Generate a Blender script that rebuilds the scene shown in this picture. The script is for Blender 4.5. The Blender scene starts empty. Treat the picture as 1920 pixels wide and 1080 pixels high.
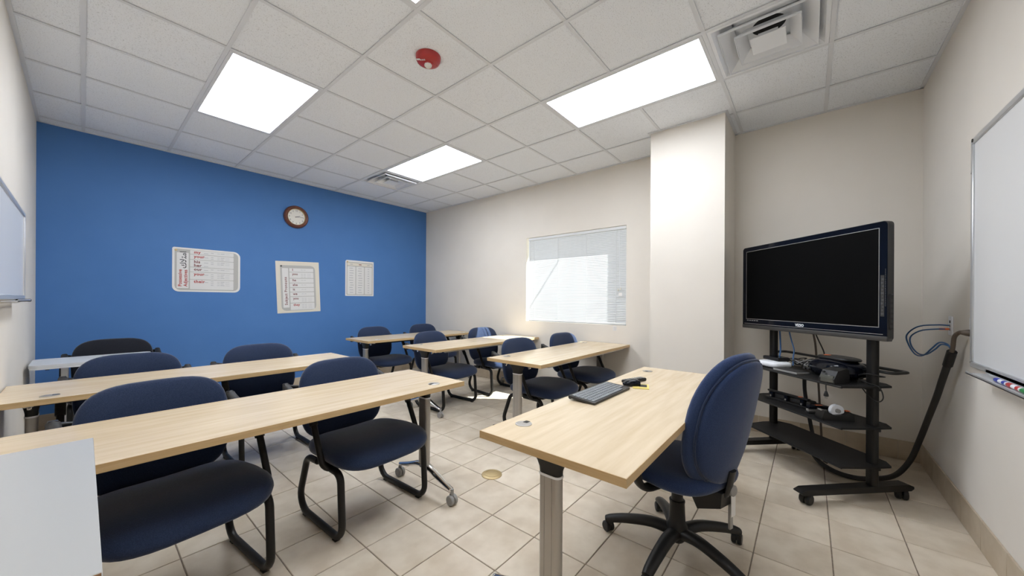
import bpy, bmesh, math, random
from mathutils import Vector, Matrix, Euler
random.seed(7)
S = bpy.context.scene
C = S.collection
R = math.radians
# ------------------------------------------------------------------ room measures (metres)
XL, XW, YR, YB = -0.287, 4.123, -0.672, 5.543      # left wall, window wall, whiteboard wall, blue wall
H = 2.884                                          # ceiling grid height
GX, GY, T = 1.8219, 1.7243, 0.6096                 # ceiling grid origin and pitch
# ------------------------------------------------------------------ camera
cam = bpy.data.cameras.new('camera'); co = bpy.data.objects.new('camera', cam); C.objects.link(co)
cam.sensor_width = 36; cam.lens = 668.56 / 1920 * 36; cam.shift_y = 24.6 / 1920; cam.clip_start = 0.02
yaw, roll = R(39.7686), R(0.3174)
fw = Vector((math.cos(yaw), math.sin(yaw), 0)); rt = Vector((math.sin(yaw), -math.cos(yaw), 0)); up = Vector((0, 0, 1))
r2 = rt * math.cos(roll) + up * math.sin(roll); u2 = up * math.cos(roll) - rt * math.sin(roll)
co.matrix_world = Matrix(((r2.x, u2.x, -fw.x, 0), (r2.y, u2.y, -fw.y, 0), (r2.z, u2.z, -fw.z, 1.2295), (0, 0, 0, 1)))
S.camera = co
# ------------------------------------------------------------------ sky, sun, exposure
W = bpy.data.worlds.new('sky'); S.world = W; W.use_nodes = True
W.node_tree.nodes['Background'].inputs[0].default_value = (0.80, 0.89, 1.0, 1); W.node_tree.nodes['Background'].inputs[1].default_value = 0.28
sl = bpy.data.lights.new('sun', 'SUN'); sl.energy = 17; sl.angle = R(0.55); sl.color = (1, 0.99, 0.97)
so = bpy.data.objects.new('sun', sl); C.objects.link(so); so.location = (8, -2, 8)
so.rotation_euler = Vector((-0.55, 0.735, -1.0)).to_track_quat('-Z', 'Y').to_euler()
PANEL = 9.0                                        # ceiling panel emission
S.view_settings.view_transform = 'Standard'; S.view_settings.look = 'None'
S.view_settings.gamma = 1; S.view_settings.exposure = 0.78; S.view_settings.use_curve_mapping = False

# ------------------------------------------------------------------ materials
def mat(name, col, rough=0.5, metal=0.0, spec=0.5, emit=None, es=0, coat=0, sheen=0):
    m = bpy.data.materials.new(name); m.use_nodes = True
    b = m.node_tree.nodes['Principled BSDF']
    b.inputs['Base Color'].default_value = (*col, 1); b.inputs['Roughness'].default_value = rough
    b.inputs['Metallic'].default_value = metal; b.inputs['Specular IOR Level'].default_value = spec
    if emit: b.inputs['Emission Color'].default_value = (*emit, 1); b.inputs['Emission Strength'].default_value = es
    if coat: b.inputs['Coat Weight'].default_value = coat
    if sheen: b.inputs['Sheen Weight'].default_value = sheen; b.inputs['Sheen Roughness'].default_value = 0.4
    return m
def nodes(m): return m.node_tree.nodes, m.node_tree.links, m.node_tree.nodes['Principled BSDF']
def noise_mat(name, c1, c2, scale, rough=0.5, stretch=(1, 1, 1), bump=0, bscale=None, detail=4, obj_random=0, lo=0.35, hi=0.65, **k):
    m = mat(name, c1, rough, **k); N, L, b = nodes(m)
    tc = N.new('ShaderNodeTexCoord'); mp = N.new('ShaderNodeMapping'); mp.inputs['Scale'].default_value = stretch
    L.new(tc.outputs['Object'], mp.inputs['Vector']); vec = mp.outputs[0]
    if obj_random:
        oi = N.new('ShaderNodeObjectInfo'); ad = N.new('ShaderNodeVectorMath'); ad.operation = 'ADD'
        ml = N.new('ShaderNodeMath'); ml.operation = 'MULTIPLY'; ml.inputs[1].default_value = 57.0
        L.new(oi.outputs['Random'], ml.inputs[0]); L.new(vec, ad.inputs[0]); L.new(ml.outputs[0], ad.inputs[1]); vec = ad.outputs[0]
    n = N.new('ShaderNodeTexNoise'); n.inputs['Scale'].default_value = scale; n.inputs['Detail'].default_value = detail
    L.new(vec, n.inputs['Vector'])
    cr = N.new('ShaderNodeValToRGB'); cr.color_ramp.elements[0].color = (*c1, 1); cr.color_ramp.elements[1].color = (*c2, 1)
    cr.color_ramp.elements[0].position = lo; cr.color_ramp.elements[1].position = hi
    L.new(n.outputs['Fac'], cr.inputs[0]); colout = cr.outputs[0]
    if obj_random:
        hs = N.new('ShaderNodeHueSaturation'); mr = N.new('ShaderNodeMapRange')
        mr.inputs['To Min'].default_value = 1 - obj_random; mr.inputs['To Max'].default_value = 1 + obj_random
        L.new(oi.outputs['Random'], mr.inputs[0]); L.new(mr.outputs[0], hs.inputs['Value']); L.new(colout, hs.inputs['Color']); colout = hs.outputs[0]
    L.new(colout, b.inputs['Base Color'])
    if bump:
        n2 = N.new('ShaderNodeTexNoise'); n2.inputs['Scale'].default_value = bscale or scale; n2.inputs['Detail'].default_value = 3
        L.new(vec, n2.inputs['Vector']); bp = N.new('ShaderNodeBump'); bp.inputs['Strength'].default_value = bump; bp.inputs['Distance'].default_value = 0.002
        L.new(n2.outputs['Fac'], bp.inputs['Height']); L.new(bp.outputs[0], b.inputs['Normal'])
    return m
M = {}
M['wall'] = noise_mat('wall_paint', (0.742, 0.694, 0.622), (0.762, 0.714, 0.642), 3, 0.75, bump=0.15, bscale=220, spec=0.25)
M['blue'] = noise_mat('blue_paint', (0.070, 0.190, 0.455), (0.076, 0.200, 0.470), 3, 0.6, bump=0.15, bscale=220, spec=0.3)
M['floor'] = noise_mat('floor_tile', (0.61, 0.515, 0.395), (0.735, 0.645, 0.52), 7, 0.32, stretch=(1, 1, 1), detail=7, obj_random=0.05, bump=0.06, bscale=60)
M['grout'] = noise_mat('floor_grout', (0.19, 0.15, 0.11), (0.27, 0.215, 0.16), 40, 0.9)
M['basetile'] = noise_mat('baseboard_tile', (0.46, 0.37, 0.26), (0.54, 0.45, 0.335), 9, 0.35, detail=7, obj_random=0.05)
M['lgrout'] = mat('baseboard_grout', (0.62, 0.56, 0.47), 0.9)
M['grid'] = mat('ceiling_grid', (0.72, 0.735, 0.76), 0.45)
def ceiling_mat():
    m = mat('mineral_tile', (0.74, 0.74, 0.74), 0.9, spec=0.1); N, L, b = nodes(m)
    tc = N.new('ShaderNodeTexCoord'); oi = N.new('ShaderNodeObjectInfo'); ad = N.new('ShaderNodeVectorMath'); ad.operation = 'ADD'
    ml = N.new('ShaderNodeMath'); ml.operation = 'MULTIPLY'; ml.inputs[1].default_value = 31
    L.new(oi.outputs['Random'], ml.inputs[0]); L.new(tc.outputs['Object'], ad.inputs[0]); L.new(ml.outputs[0], ad.inputs[1])
    n = N.new('ShaderNodeTexNoise'); n.inputs['Scale'].default_value = 165; n.inputs['Detail'].default_value = 2
    L.new(ad.outputs[0], n.inputs['Vector'])
    cr = N.new('ShaderNodeValToRGB'); e = cr.color_ramp.elements; e[0].position = 0.33; e[0].color = (0.63, 0.645, 0.67, 1); e[1].position = 0.40; e[1].color = (0.86, 0.885, 0.92, 1)
    L.new(n.outputs['Fac'], cr.inputs[0]); L.new(cr.outputs[0], b.inputs['Base Color'])
    bp = N.new('ShaderNodeBump'); bp.inputs['Strength'].default_value = 0.5; bp.inputs['Distance'].default_value = 0.002
    L.new(n.outputs['Fac'], bp.inputs['Height']); L.new(bp.outputs[0], b.inputs['Normal'])
    return m
M['ctile'] = ceiling_mat()
M['laminate'] = noise_mat('maple_laminate', (0.640, 0.500, 0.325), (0.74, 0.605, 0.425), 2.2, 0.26, stretch=(1.3, 14, 14), detail=5, lo=0.3, hi=0.7)
M['edge'] = noise_mat('maple_edge', (0.53, 0.355, 0.165), (0.62, 0.44, 0.23), 2.5, 0.45, stretch=(2, 2, 30))
def fabric(name, c1, c2):
    m = noise_mat(name, c1, c2, 420, 0.9, bump=0.6, bscale=500, spec=0.15, sheen=0.35); return m
M['navy'] = fabric('navy_fabric', (0.016, 0.026, 0.060), (0.031, 0.047, 0.096))
M['navy2'] = fabric('blue_fabric', (0.019, 0.034, 0.090), (0.038, 0.062, 0.142))
M['blackfab'] = fabric('black_fabric', (0.012, 0.013, 0.018), (0.024, 0.026, 0.034))
M['black'] = mat('black_steel', (0.012, 0.011, 0.010), 0.38, spec=0.28)
M['blackp'] = mat('black_plastic', (0.016, 0.015, 0.014), 0.42, spec=0.32)
M['soft'] = mat('soft_black', (0.025, 0.023, 0.021), 0.6)
M['shelf'] = noise_mat('black_shelf', (0.011, 0.0105, 0.010), (0.018, 0.017, 0.016), 300, 0.55, spec=0.2)
M['alu'] = mat('aluminium', (0.46, 0.435, 0.40), 0.40, 0.65)
M['alud'] = mat('aluminium_groove', (0.36, 0.34, 0.31), 0.45, 0.65)
M['frame'] = mat('frame_aluminium', (0.62, 0.63, 0.64), 0.35, 0.6)
M['chrome'] = mat('chrome', (0.82, 0.80, 0.78), 0.12, 1.0)
M['caster'] = mat('caster_grey', (0.30, 0.29, 0.275), 0.5)
M['white'] = mat('white_plastic', (0.83, 0.845, 0.87), 0.45)
M['greywhite'] = mat('pale_grey_top', (0.66, 0.67, 0.68), 0.4)
M['board'] = mat('whiteboard', (0.78, 0.785, 0.785), 0.22)
M['cabtop'] = mat('cabinet_white_top', (0.49, 0.49, 0.478), 0.28)
M['slat'] = mat('blind_slat', (0.65, 0.66, 0.66), 0.45)
M['paper'] = mat('paper', (0.76, 0.745, 0.72), 0.5)
M['pgrey'] = mat('poster_grey', (0.46, 0.45, 0.42), 0.5)
M['pcell'] = mat('poster_cell', (0.72, 0.71, 0.69), 0.5)
M['pcream'] = mat('poster_cream', (0.72, 0.67, 0.57), 0.5)
M['pred'] = mat('print_red', (0.42, 0.055, 0.045), 0.6)
M['pmaroon'] = mat('print_maroon', (0.20, 0.06, 0.055), 0.6)
M['pink'] = mat('print_faint', (0.46, 0.46, 0.47), 0.6)
M['pdark'] = mat('print_dark', (0.07, 0.07, 0.07), 0.6)
M['red'] = mat('alarm_red', (0.40, 0.028, 0.026), 0.35)
M['lens'] = mat('strobe_lens', (0.78, 0.75, 0.68), 0.08, spec=0.9)
M['clockwood'] = noise_mat('clock_wood', (0.10, 0.028, 0.018), (0.18, 0.06, 0.035), 14, 0.3, stretch=(1, 6, 6))
M['clockface'] = mat('clock_face', (0.74, 0.71, 0.64), 0.4)
M['brass'] = mat('brass_cover', (0.55, 0.42, 0.22), 0.45, 0.55)
M['screen'] = mat('tv_screen', (0.002, 0.002, 0.002), 0.55, spec=0.05)
M['gloss'] = mat('gloss_black', (0.004, 0.005, 0.009), 0.12, spec=0.22)
M['print_dim'] = mat('dim_print', (0.06, 0.06, 0.06), 0.5)
M['tvgrey'] = mat('tv_grey', (0.045, 0.042, 0.038), 0.5)
M['key'] = mat('key_cap', (0.19, 0.205, 0.22), 0.3)  # dark keys lightened: the sheen of reflected light is put into this colour
M['kbd'] = mat('keyboard_body', (0.03, 0.028, 0.027), 0.4)
M['yellow'] = mat('note_yellow', (0.72, 0.58, 0.16), 0.7)
M['blue_cable'] = mat('blue_cable', (0.045, 0.13, 0.30), 0.45)
M['brown_cable'] = mat('brown_cable', (0.10, 0.075, 0.055), 0.5)
M['orange'] = mat('orange_sticker', (0.80, 0.17, 0.05), 0.6)
M['mblue'] = mat('marker_blue', (0.03, 0.05, 0.36), 0.4); M['mred'] = mat('marker_red', (0.50, 0.03, 0.03), 0.4)
M['mgreen'] = mat('marker_green', (0.02, 0.25, 0.06), 0.4); M['mblack'] = mat('marker_black', (0.02, 0.02, 0.02), 0.4)
M['wood'] = noise_mat('cabinet_wood', (0.30, 0.155, 0.07), (0.40, 0.23, 0.11), 3, 0.45, stretch=(8, 8, 1))
M['duct'] = mat('duct_dark', (0.01, 0.01, 0.01), 0.9)
M['panel'] = mat('light_diffuser', (0.9, 0.9, 0.9), 0.6, emit=(0.93, 0.985, 1.075), es=PANEL)
M['clear'] = mat('smoky_plastic', (0.10, 0.10, 0.085), 0.12)
M['conc'] = noise_mat('outdoor_concrete', (0.42, 0.41, 0.39), (0.5, 0.49, 0.46), 5, 0.9)
def glass_mat():
    m = bpy.data.materials.new('window_glass'); m.use_nodes = True; N, L = m.node_tree.nodes, m.node_tree.links; N.clear()
    o = N.new('ShaderNodeOutputMaterial'); t = N.new('ShaderNodeBsdfTransparent'); g = N.new('ShaderNodeBsdfGlossy'); g.inputs['Roughness'].default_value = 0.02
    x = N.new('ShaderNodeMixShader'); x.inputs[0].default_value = 0.06; t.inputs[0].default_value = (0.94, 0.97, 0.96, 1)
    L.new(t.outputs[0], x.inputs[1]); L.new(g.outputs[0], x.inputs[2]); L.new(x.outputs[0], o.inputs[0]); return m
M['glass'] = glass_mat()

# ------------------------------------------------------------------ mesh helpers
def box(bm, x0, x1, y0, y1, z0, z1, bev=0, seg=2, mx=None):
    m = Matrix.Translation(((x0 + x1) / 2, (y0 + y1) / 2, (z0 + z1) / 2)) @ Matrix.Diagonal((abs(x1 - x0), abs(y1 - y0), abs(z1 - z0), 1))
    if mx is not None: m = mx @ m
    g = bmesh.ops.create_cube(bm, size=1, matrix=m)
    if bev:
        es = list({e for v in g['verts'] for e in v.link_edges})
        bmesh.ops.bevel(bm, geom=es, offset=bev, segments=seg, affect='EDGES', profile=0.5)
    return bm
def nb(): return bmesh.new()
def B(*a, **k): return box(nb(), *a, **k)
def fillet(pts, rad, n=6):
    pts = [Vector(p) for p in pts]; out = [pts[0]]
    rads = rad if isinstance(rad, (list, tuple)) else [rad] * len(pts)
    for i in range(1, len(pts) - 1):
        a, b, c = pts[i - 1], pts[i], pts[i + 1]; u, v = (a - b), (c - b); lu, lv = u.length, v.length; u.normalize(); v.normalize()
        ang = u.angle(v); 
        if ang > 3.1: out.append(b); continue
        d = min(rads[i] / math.tan(ang / 2), lu * 0.48, lv * 0.48); r = d * math.tan(ang / 2)
        ce = b + (u + v).normalized() * (r / math.sin(ang / 2)); p0 = b + u * d; p1 = b + v * d
        e0, e1 = (p0 - ce), (p1 - ce); tot = e0.angle(e1)
        for k in range(n + 1):
            t = k / n; out.append(ce + (e0 * math.sin((1 - t) * tot) + e1 * math.sin(t * tot)) / math.sin(tot))
    out.append(pts[-1]); return out
def smooth(pts, n=6):
    P = [Vector(p) for p in pts]; P = [P[0] * 2 - P[1]] + P + [P[-1] * 2 - P[-2]]; out = []
    for i in range(1, len(P) - 2):
        a, b, c, d = P[i - 1:i + 3]
        for k in range(n):
            t = k / n; out.append(0.5 * ((2 * b) + (c - a) * t + (2 * a - 5 * b + 4 * c - d) * t * t + (3 * b - a - 3 * c + d) * t ** 3))
    out.append(P[-2]); return out
def tube(bm, path, r, n=10, ry=None, upv=(0, 0, 1), closed=False, radii=None):
    P = [Vector(p) for p in path]; m = len(P); rings = []; prev = None
    for i in range(m):
        if closed: t = (P[(i + 1) % m] - P[i - 1])
        else: t = (P[min(i + 1, m - 1)] - P[max(i - 1, 0)])
        t.normalize()
        if prev is None:
            s = t.cross(Vector(upv)); 
            if s.length < 1e-3: s = t.cross(Vector((1, 0, 0)))
            s.normalize()
        else:
            s = prev - t * prev.dot(t); s.normalize()
        prev = s; w = s.cross(t); rr = radii[i] if radii else r; r2 = (ry / r * rr) if ry else rr
        rings.append([bm.verts.new(P[i] + s * rr * math.cos(2 * math.pi * k / n) + w * r2 * math.sin(2 * math.pi * k / n)) for k in range(n)])
    for i in range(m if closed else m - 1):
        a, b = rings[i], rings[(i + 1) % m]
        for k in range(n): bm.faces.new((a[k], a[(k + 1) % n], b[(k + 1) % n], b[k]))
    if not closed:
        bm.faces.new(rings[0][::-1]); bm.faces.new(rings[-1])
    return bm
def lathe(bm, prof, n=32, mx=Matrix.Identity(4), caps=True):
    rings = []
    for r, z in prof:
        rings.append([bm.verts.new(mx @ Vector((r * math.cos(2 * math.pi * k / n), r * math.sin(2 * math.pi * k / n), z))) for k in range(n)] if r > 1e-6 else [bm.verts.new(mx @ Vector((0, 0, z)))])
    for a, b in zip(rings, rings[1:]):
        for k in range(n):
            q = [a[k % len(a)], a[(k + 1) % len(a)], b[(k + 1) % len(b)], b[k % len(b)]]
            q2 = []
            for v in q:
                if v not in q2: q2.append(v)
            if len(q2) > 2: bm.faces.new(q2)
    if caps and len(rings[0]) > 1: bm.faces.new(rings[0][::-1])
    if caps and len(rings[-1]) > 1: bm.faces.new(rings[-1])
    return bm
def cyl(bm, p0, p1, r, n=20): return tube(bm, [p0, p1], r, n)
def prism(bm, poly, z0, z1, mx=Matrix.Identity(4)):
    a = [bm.verts.new(mx @ Vector((x, y, z0))) for x, y in poly]; b = [bm.verts.new(mx @ Vector((x, y, z1))) for x, y in poly]
    n = len(poly); bm.faces.new(a[::-1]); bm.faces.new(b)
    for i in range(n): bm.faces.new((a[i], a[(i + 1) % n], b[(i + 1) % n], b[i]))
    return bm
def rrect(x0, x1, y0, y1, r, n=6):
    rs = r if isinstance(r, (list, tuple)) else [r] * 4; out = []
    for (cx, cy, a0, k) in ((x1, y0, -90, 0), (x1, y1, 0, 1), (x0, y1, 90, 2), (x0, y0, 180, 3)):
        q = rs[k]; sx = -1 if cx == x1 else 1; sy = 1 if cy == y0 else -1
        if q < 1e-6: out.append((cx, cy)); continue
        for i in range(n + 1):
            a = R(a0 + 90 * i / n); out.append((cx + sx * q + q * math.cos(a), cy + sy * q + q * math.sin(a)))
    return out
def cushion(w, d, t, e=3.2, k=3.5, nu=44, nv=14, f=None):
    bm = nb(); rings = []
    sp = lambda c, p: math.copysign(abs(c) ** p, c)
    for j in range(nv + 1):
        ph = math.pi * j / nv; rho = abs(math.sin(ph)) ** (2 / k) if 0 < j < nv else 0; z = sp(math.cos(ph), 2 / k) * t / 2
        row = []
        for i in range(nu if rho else 1):
            th = 2 * math.pi * i / nu; x = sp(math.cos(th), 2 / e) * w / 2 * rho; y = sp(math.sin(th), 2 / e) * d / 2 * rho
            p = Vector((x, y, z)); row.append(bm.verts.new(f(p) if f else p))
        rings.append(row)
    for a, b in zip(rings, rings[1:]):
        for i in range(nu):
            q = [a[i % len(a)], b[i % len(b)], b[(i + 1) % len(b)], a[(i + 1) % len(a)]]; u = []
            for v in q:
                if v not in u: u.append(v)
            if len(u) > 2: bm.faces.new(u)
    return bm
def mesh_of(name, bm, m, ang=40):
    bmesh.ops.recalc_face_normals(bm, faces=bm.faces)
    me = bpy.data.meshes.new(name); bm.to_mesh(me); bm.free()
    me.shade_smooth(); me.set_sharp_from_angle(angle=R(ang))
    me.materials.append(M[m] if isinstance(m, str) else m); return me
def obj(name, bm, m, parent=None, ang=40, label=None, kind=None, loc=None, rot=None):
    me = bm if isinstance(bm, bpy.types.Mesh) else mesh_of(name, bm, m, ang)
    o = bpy.data.objects.new(name, me); C.objects.link(o)
    if parent is not None: o.parent = parent
    if label: o['label'] = label
    if kind: o['kind'] = kind
    if loc is not None: o.location = loc
    if rot is not None: o.rotation_euler = rot
    return o
def tag(o, label, cat, group=None):
    o['label'] = label; o['category'] = cat
    if group: o['group'] = group
    return o
def thing(name, label, cat, loc=(0, 0, 0), rz=0, group=None):
    o = bpy.data.objects.new(name, None); C.objects.link(o); o.empty_display_size = 0.1
    o.location = loc; o.rotation_euler = (0, 0, rz); return tag(o, label, cat, group)
def copy_tree(o, parent=None):
    c = o.copy(); C.objects.link(c)
    if parent is not None: c.parent = parent
    for ch in list(o.children): copy_tree(ch, c)
    return c
def struct(name, bm, m, parent=None, ang=40):
    o = obj(name, bm, m, parent, ang); o['kind'] = 'structure'; return o
FONT_AR = None
def text_mesh(body, size, font=None, align='LEFT', bold=0.0, sx=1.0):
    cu = bpy.data.curves.new('lettering', 'FONT'); cu.body = body; cu.size = size; cu.align_x = align; cu.extrude = 0.0003; cu.offset = bold; cu.resolution_u = 3
    cu.space_character = sx
    o = bpy.data.objects.new('lettering', cu); C.objects.link(o)
    dg = bpy.context.evaluated_depsgraph_get(); me = bpy.data.meshes.new_from_object(o.evaluated_get(dg))
    bpy.data.objects.remove(o); bpy.data.curves.remove(cu); me.name = 'lettering'; return me
def text(body, size, m, parent, mx, align='LEFT', bold=0.0, name='lettering', sx=1.0):
    me = text_mesh(body, size, align=align, bold=bold, sx=sx); me.materials.clear(); me.materials.append(M[m])
    me.transform(mx); return obj(name, me, m, parent)

# ================================================================== STRUCTURE
# ---- floor
fl = struct('floor', B(XL - 0.2, XW + 0.2, YR - 0.2, YB + 0.2, -0.15, -0.004), 'grout')
PX, PY, OX, OY, GR = 0.302, 0.2968, 2.413, -0.092, 0.005
def tile_mesh(name, w, d, h, m, bev=0.0018):
    bm = nb(); b = bev
    lo = [bm.verts.new(v) for v in ((-w / 2, -d / 2, -h), (w / 2, -d / 2, -h), (w / 2, d / 2, -h), (-w / 2, d / 2, -h))]
    mi = [bm.verts.new(v) for v in ((-w / 2, -d / 2, -b), (w / 2, -d / 2, -b), (w / 2, d / 2, -b), (-w / 2, d / 2, -b))]
    hi = [bm.verts.new(v) for v in ((-w / 2 + b, -d / 2 + b, 0), (w / 2 - b, -d / 2 + b, 0), (w / 2 - b, d / 2 - b, 0), (-w / 2 + b, d / 2 - b, 0))]
    for a, c in ((lo, mi), (mi, hi)):
        for i in range(4): bm.faces.new((a[i], a[(i + 1) % 4], c[(i + 1) % 4], c[i]))
    bm.faces.new(hi); return mesh_of(name, bm, m, 20)
tl = []
i0, i1 = math.floor((XL - OX) / PX), math.ceil((XW - OX) / PX); j0, j1 = math.floor((YR - OY) / PY), math.ceil((YB - OY) / PY)
for i in range(i0, i1):
    for j in range(j0, j1):
        x0, x1 = max(OX + i * PX + GR / 2, XL), min(OX + (i + 1) * PX - GR / 2, XW); y0, y1 = max(OY + j * PY + GR / 2, YR), min(OY + (j + 1) * PY - GR / 2, YB)
        if x1 - x0 < 0.01 or y1 - y0 < 0.01: continue
        cx, cy = (x0 + x1) / 2, (y0 + y1) / 2; d = cx * fw.x + cy * fw.y; l = cx * rt.x + cy * rt.y
        vis = d > 0.5 and abs(l) < d * 1.55 and d > 1.2295 * 668 / 560
        tl.append((0 if vis else 1, d, cx, cy, round(x1 - x0, 4), round(y1 - y0, 4)))
tl.sort(); cache = {}; rest = nb()
for n, (v, d, cx, cy, w, h) in enumerate(tl):
    if n < 296 and v == 0:
        k = (w, h)
        if k not in cache: cache[k] = tile_mesh('tile', w, h, 0.012, 'floor')
        o = obj('tile', cache[k], 'floor', fl, loc=(cx, cy, 0)); o.rotation_euler = (0, 0, 0)
    else: box(rest, cx - w / 2, cx + w / 2, cy - h / 2, cy + h / 2, -0.012, 0)
o = obj('tiles', rest, 'floor', fl); o['kind'] = 'stuff'
# ---- walls
struct('wall_left', B(XL - 0.2, XL, YR - 0.2, YB + 0.2, -0.15, H + 0.4), 'wall')
struct('wall_back', B(XL, XW, YB, YB + 0.2, -0.004, H + 0.35), 'blue')
struct('wall_front', B(XL, XW, YR - 0.2, YR, -0.004, H + 0.35), 'wall')
WY0, WY1, WZ0, WZ1, WT = 1.668, 3.162, 0.944, 2.143, 0.205
bm = nb()
box(bm, XW, XW + WT, YR - 0.2, WY0, -0.15, H + 0.4); box(bm, XW, XW + WT, WY1, YB + 0.2, -0.15, H + 0.4)
box(bm, XW, XW + WT, WY0, WY1, -0.15, WZ0); box(bm, XW, XW + WT, WY0, WY1, WZ1, H + 0.4)
struct('wall_right', bm, 'wall')
struct('wall_column', B(3.570, XW, 0.566, 1.203, -0.004, H + 0.2), 'wall')
# ---- window: frame and pane near the outer face
wn = struct('window_1', nb(), 'white'); wn_bm = nb()
fx0, fx1 = XW + 0.165, XW + 0.195
for a in ((WY0, WY0 + 0.018, WZ0, WZ1), (WY1 - 0.018, WY1, WZ0, WZ1), (WY0, WY1, WZ0, WZ0 + 0.018), (WY0, WY1, WZ1 - 0.018, WZ1)): box(wn_bm, fx0, fx1, *a)
wn.data = mesh_of('window_1', wn_bm, 'white')
obj('pane', B(fx0 + 0.012, fx0 + 0.016, WY0 + 0.018, WY1 - 0.018, WZ0 + 0.018, WZ1 - 0.018), 'glass', wn)
struct('ground_outside', B(XW + WT, XW + 8, YR - 6, YB + 6, -0.35, -0.15), 'conc')
rod = tag(obj('bracket_rod', tube(nb(), [(XW + WT, 2.346, 2.165), (XW + WT + 0.41, 2.388, 2.129)], 0.009, 8), 'black'), 'thin rod outside casting a diagonal shadow on the blind', 'rod')
# ---- baseboards of single tiles
def baseboard(name, p0, p1, nrm, h, ox, skip_rev=False):
    p0, p1 = Vector(p0), Vector(p1); L = (p1 - p0).length; dv = (p1 - p0) / L; nv = Vector(nrm)
    mx = Matrix(((dv.x, nv.x, 0, p0.x), (dv.y, nv.y, 0, p0.y), (0, 0, 1, 0), (0, 0, 0, 1)))
    o = struct(name, box(nb(), 0, L, 0, 0.006, 0, h - 0.003, mx=mx), 'lgrout')
    s = -(ox % 0.303); n = 0
    while s < L:
        a, b = max(s + 0.0015, 0.001), min(s + 0.303 - 0.0015, L - 0.001)
        if b - a > 0.01: obj('tile', box(nb(), a, b, 0.0, 0.010, 0.001, h, bev=0.0015, seg=1, mx=mx), 'basetile', o)
        s += 0.303; n += 1
    return o
baseboard('baseboard_front', (XW, YR, 0), (XL, YR, 0), (0, 1, 0), 0.152, -(XW - 3.464) % 0.303)
baseboard('baseboard_right', (XW, 0.566, 0), (XW, YR, 0), (-1, 0, 0), 0.152, 0.1)
baseboard('baseboard_right', (XW, YB, 0), (XW, 1.203, 0), (-1, 0, 0), 0.152, 0.2)
baseboard('baseboard_column', (3.57, 1.203, 0), (3.57, 0.566, 0), (-1, 0, 0), 0.152, 0.12)
baseboard('baseboard_column', (3.57, 0.566, 0), (XW, 0.566, 0), (0, -1, 0), 0.152, 0.1)
baseboard('baseboard_back', (XL, YB, 0), (XW, YB, 0), (0, -1, 0), 0.135, 0.05)
baseboard('baseboard_left', (XL, YR, 0), (XL, YB, 0), (1, 0, 0), 0.152, 0.1)
# ---- ceiling: slab, grid bars and single tiles
ce = struct('ceiling', B(XL - 0.2, XW + 0.2, YR - 0.2, YB + 0.2, H + 0.30, H + 0.45), 'white')
gxs = [XL] + [GX + k * T for k in range(-3, 4)] + [XW]; gys = [YR] + [GY + k * T for k in range(-3, 7)] + [YB]
LIGHTS = [(-2, 2), (1, 2), (1, -2), (-2, -2)]
VENTS = [(1, -3), (1, 4)]
skip = set()
for a, b in LIGHTS: skip |= {(a, b), (a, b + 1)}
for a in VENTS: skip.add(a)
cache = {}
for ii in range(len(gxs) - 1):
    for jj in range(len(gys) - 1):
        if (ii - 4, jj - 4) in skip: continue
        x0, x1, y0, y1 = gxs[ii], gxs[ii + 1], gys[jj], gys[jj + 1]; w, d = round(x1 - x0 - 0.004, 4), round(y1 - y0 - 0.004, 4)
        if (w, d) not in cache: cache[(w, d)] = mesh_of('ceiling_tile', B(-w / 2, w / 2, -d / 2, d / 2, 0, 0.016), 'ctile')
        ox_, oy_ = (x0 + x1) / 2, (y0 + y1) / 2
        if ii == 6 + 1 and 0.3 < oy_ < 1.3: pass
        obj('ceiling_tile', cache[(w, d)], 'ctile', ce, loc=(ox_, oy_, H + 0.007))
gb = 0.012
for x in gxs[1:-1]:
    obj('grid_bar', box(box(nb(), x - gb, x + gb, YR, YB, H, H + 0.004), x - 0.002, x + 0.002, YR, YB, H + 0.003, H + 0.04), 'grid', ce)
for y in gys[1:-1]:
    for ii, (a, b) in enumerate(zip(gxs, gxs[1:])):
        jj = round((y - GY) / T)
        if (ii - 4, jj - 1) in LIGHTS: continue                     # the bar would cross a light panel
        obj('grid_bar', B(a + gb, b - gb, y - gb, y + gb, H + 0.0005, H + 0.0045), 'grid', ce)
for a in ((XL, XL + 0.022, YR, YB), (XW - 0.022, XW, YR, YB), (XL, XW, YR, YR + 0.022), (XL, XW, YB - 0.022, YB), (3.548, 3.572, 0.545, 1.225), (3.57, XW, 0.545, 0.568), (3.57, XW, 1.201, 1.225)):
    obj('wall_angle', B(*a, H - 0.002, H + 0.006), 'grid', ce)

# ================================================================== CEILING FIXTURES
LN = ['glowing ceiling light panel nearest the blue wall, on the left', 'glowing ceiling light panel beside the small far air vent',
      'large glowing ceiling light panel beside the near air diffuser', 'glowing ceiling light panel almost cut off at the top edge above the alarm']
for (a, b), lab in zip(LIGHTS, LN):
    x0, x1, y0, y1 = GX + a * T, GX + (a + 1) * T, GY + b * T, GY + (b + 2) * T; cx, cy = (x0 + x1) / 2, (y0 + y1) / 2
    t = thing('ceiling_light', lab, 'ceiling light', (cx, cy, H), 0, 'ceiling light panels'); w, d = T / 2 - 0.013, T - 0.013
    bm = nb(); f = 0.022
    for q in ((-w, -w + f, -d, d), (w - f, w, -d, d), (-w + f, w - f, -d, -d + f), (-w + f, w - f, d - f, d)): box(bm, *q, 0.000, 0.022)
    obj('frame', bm, 'grid', t)
    obj('diffuser', B(-w + f, w - f, -d + f, d - f, 0.010, 0.016), 'panel', t)
    obj('housing', B(-w, w, -d, d, 0.024, 0.10), 'white', t)
VL = ['large square white louvered air diffuser beside the near light panel', 'small far square air vent with black slots beside light panel']
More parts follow.
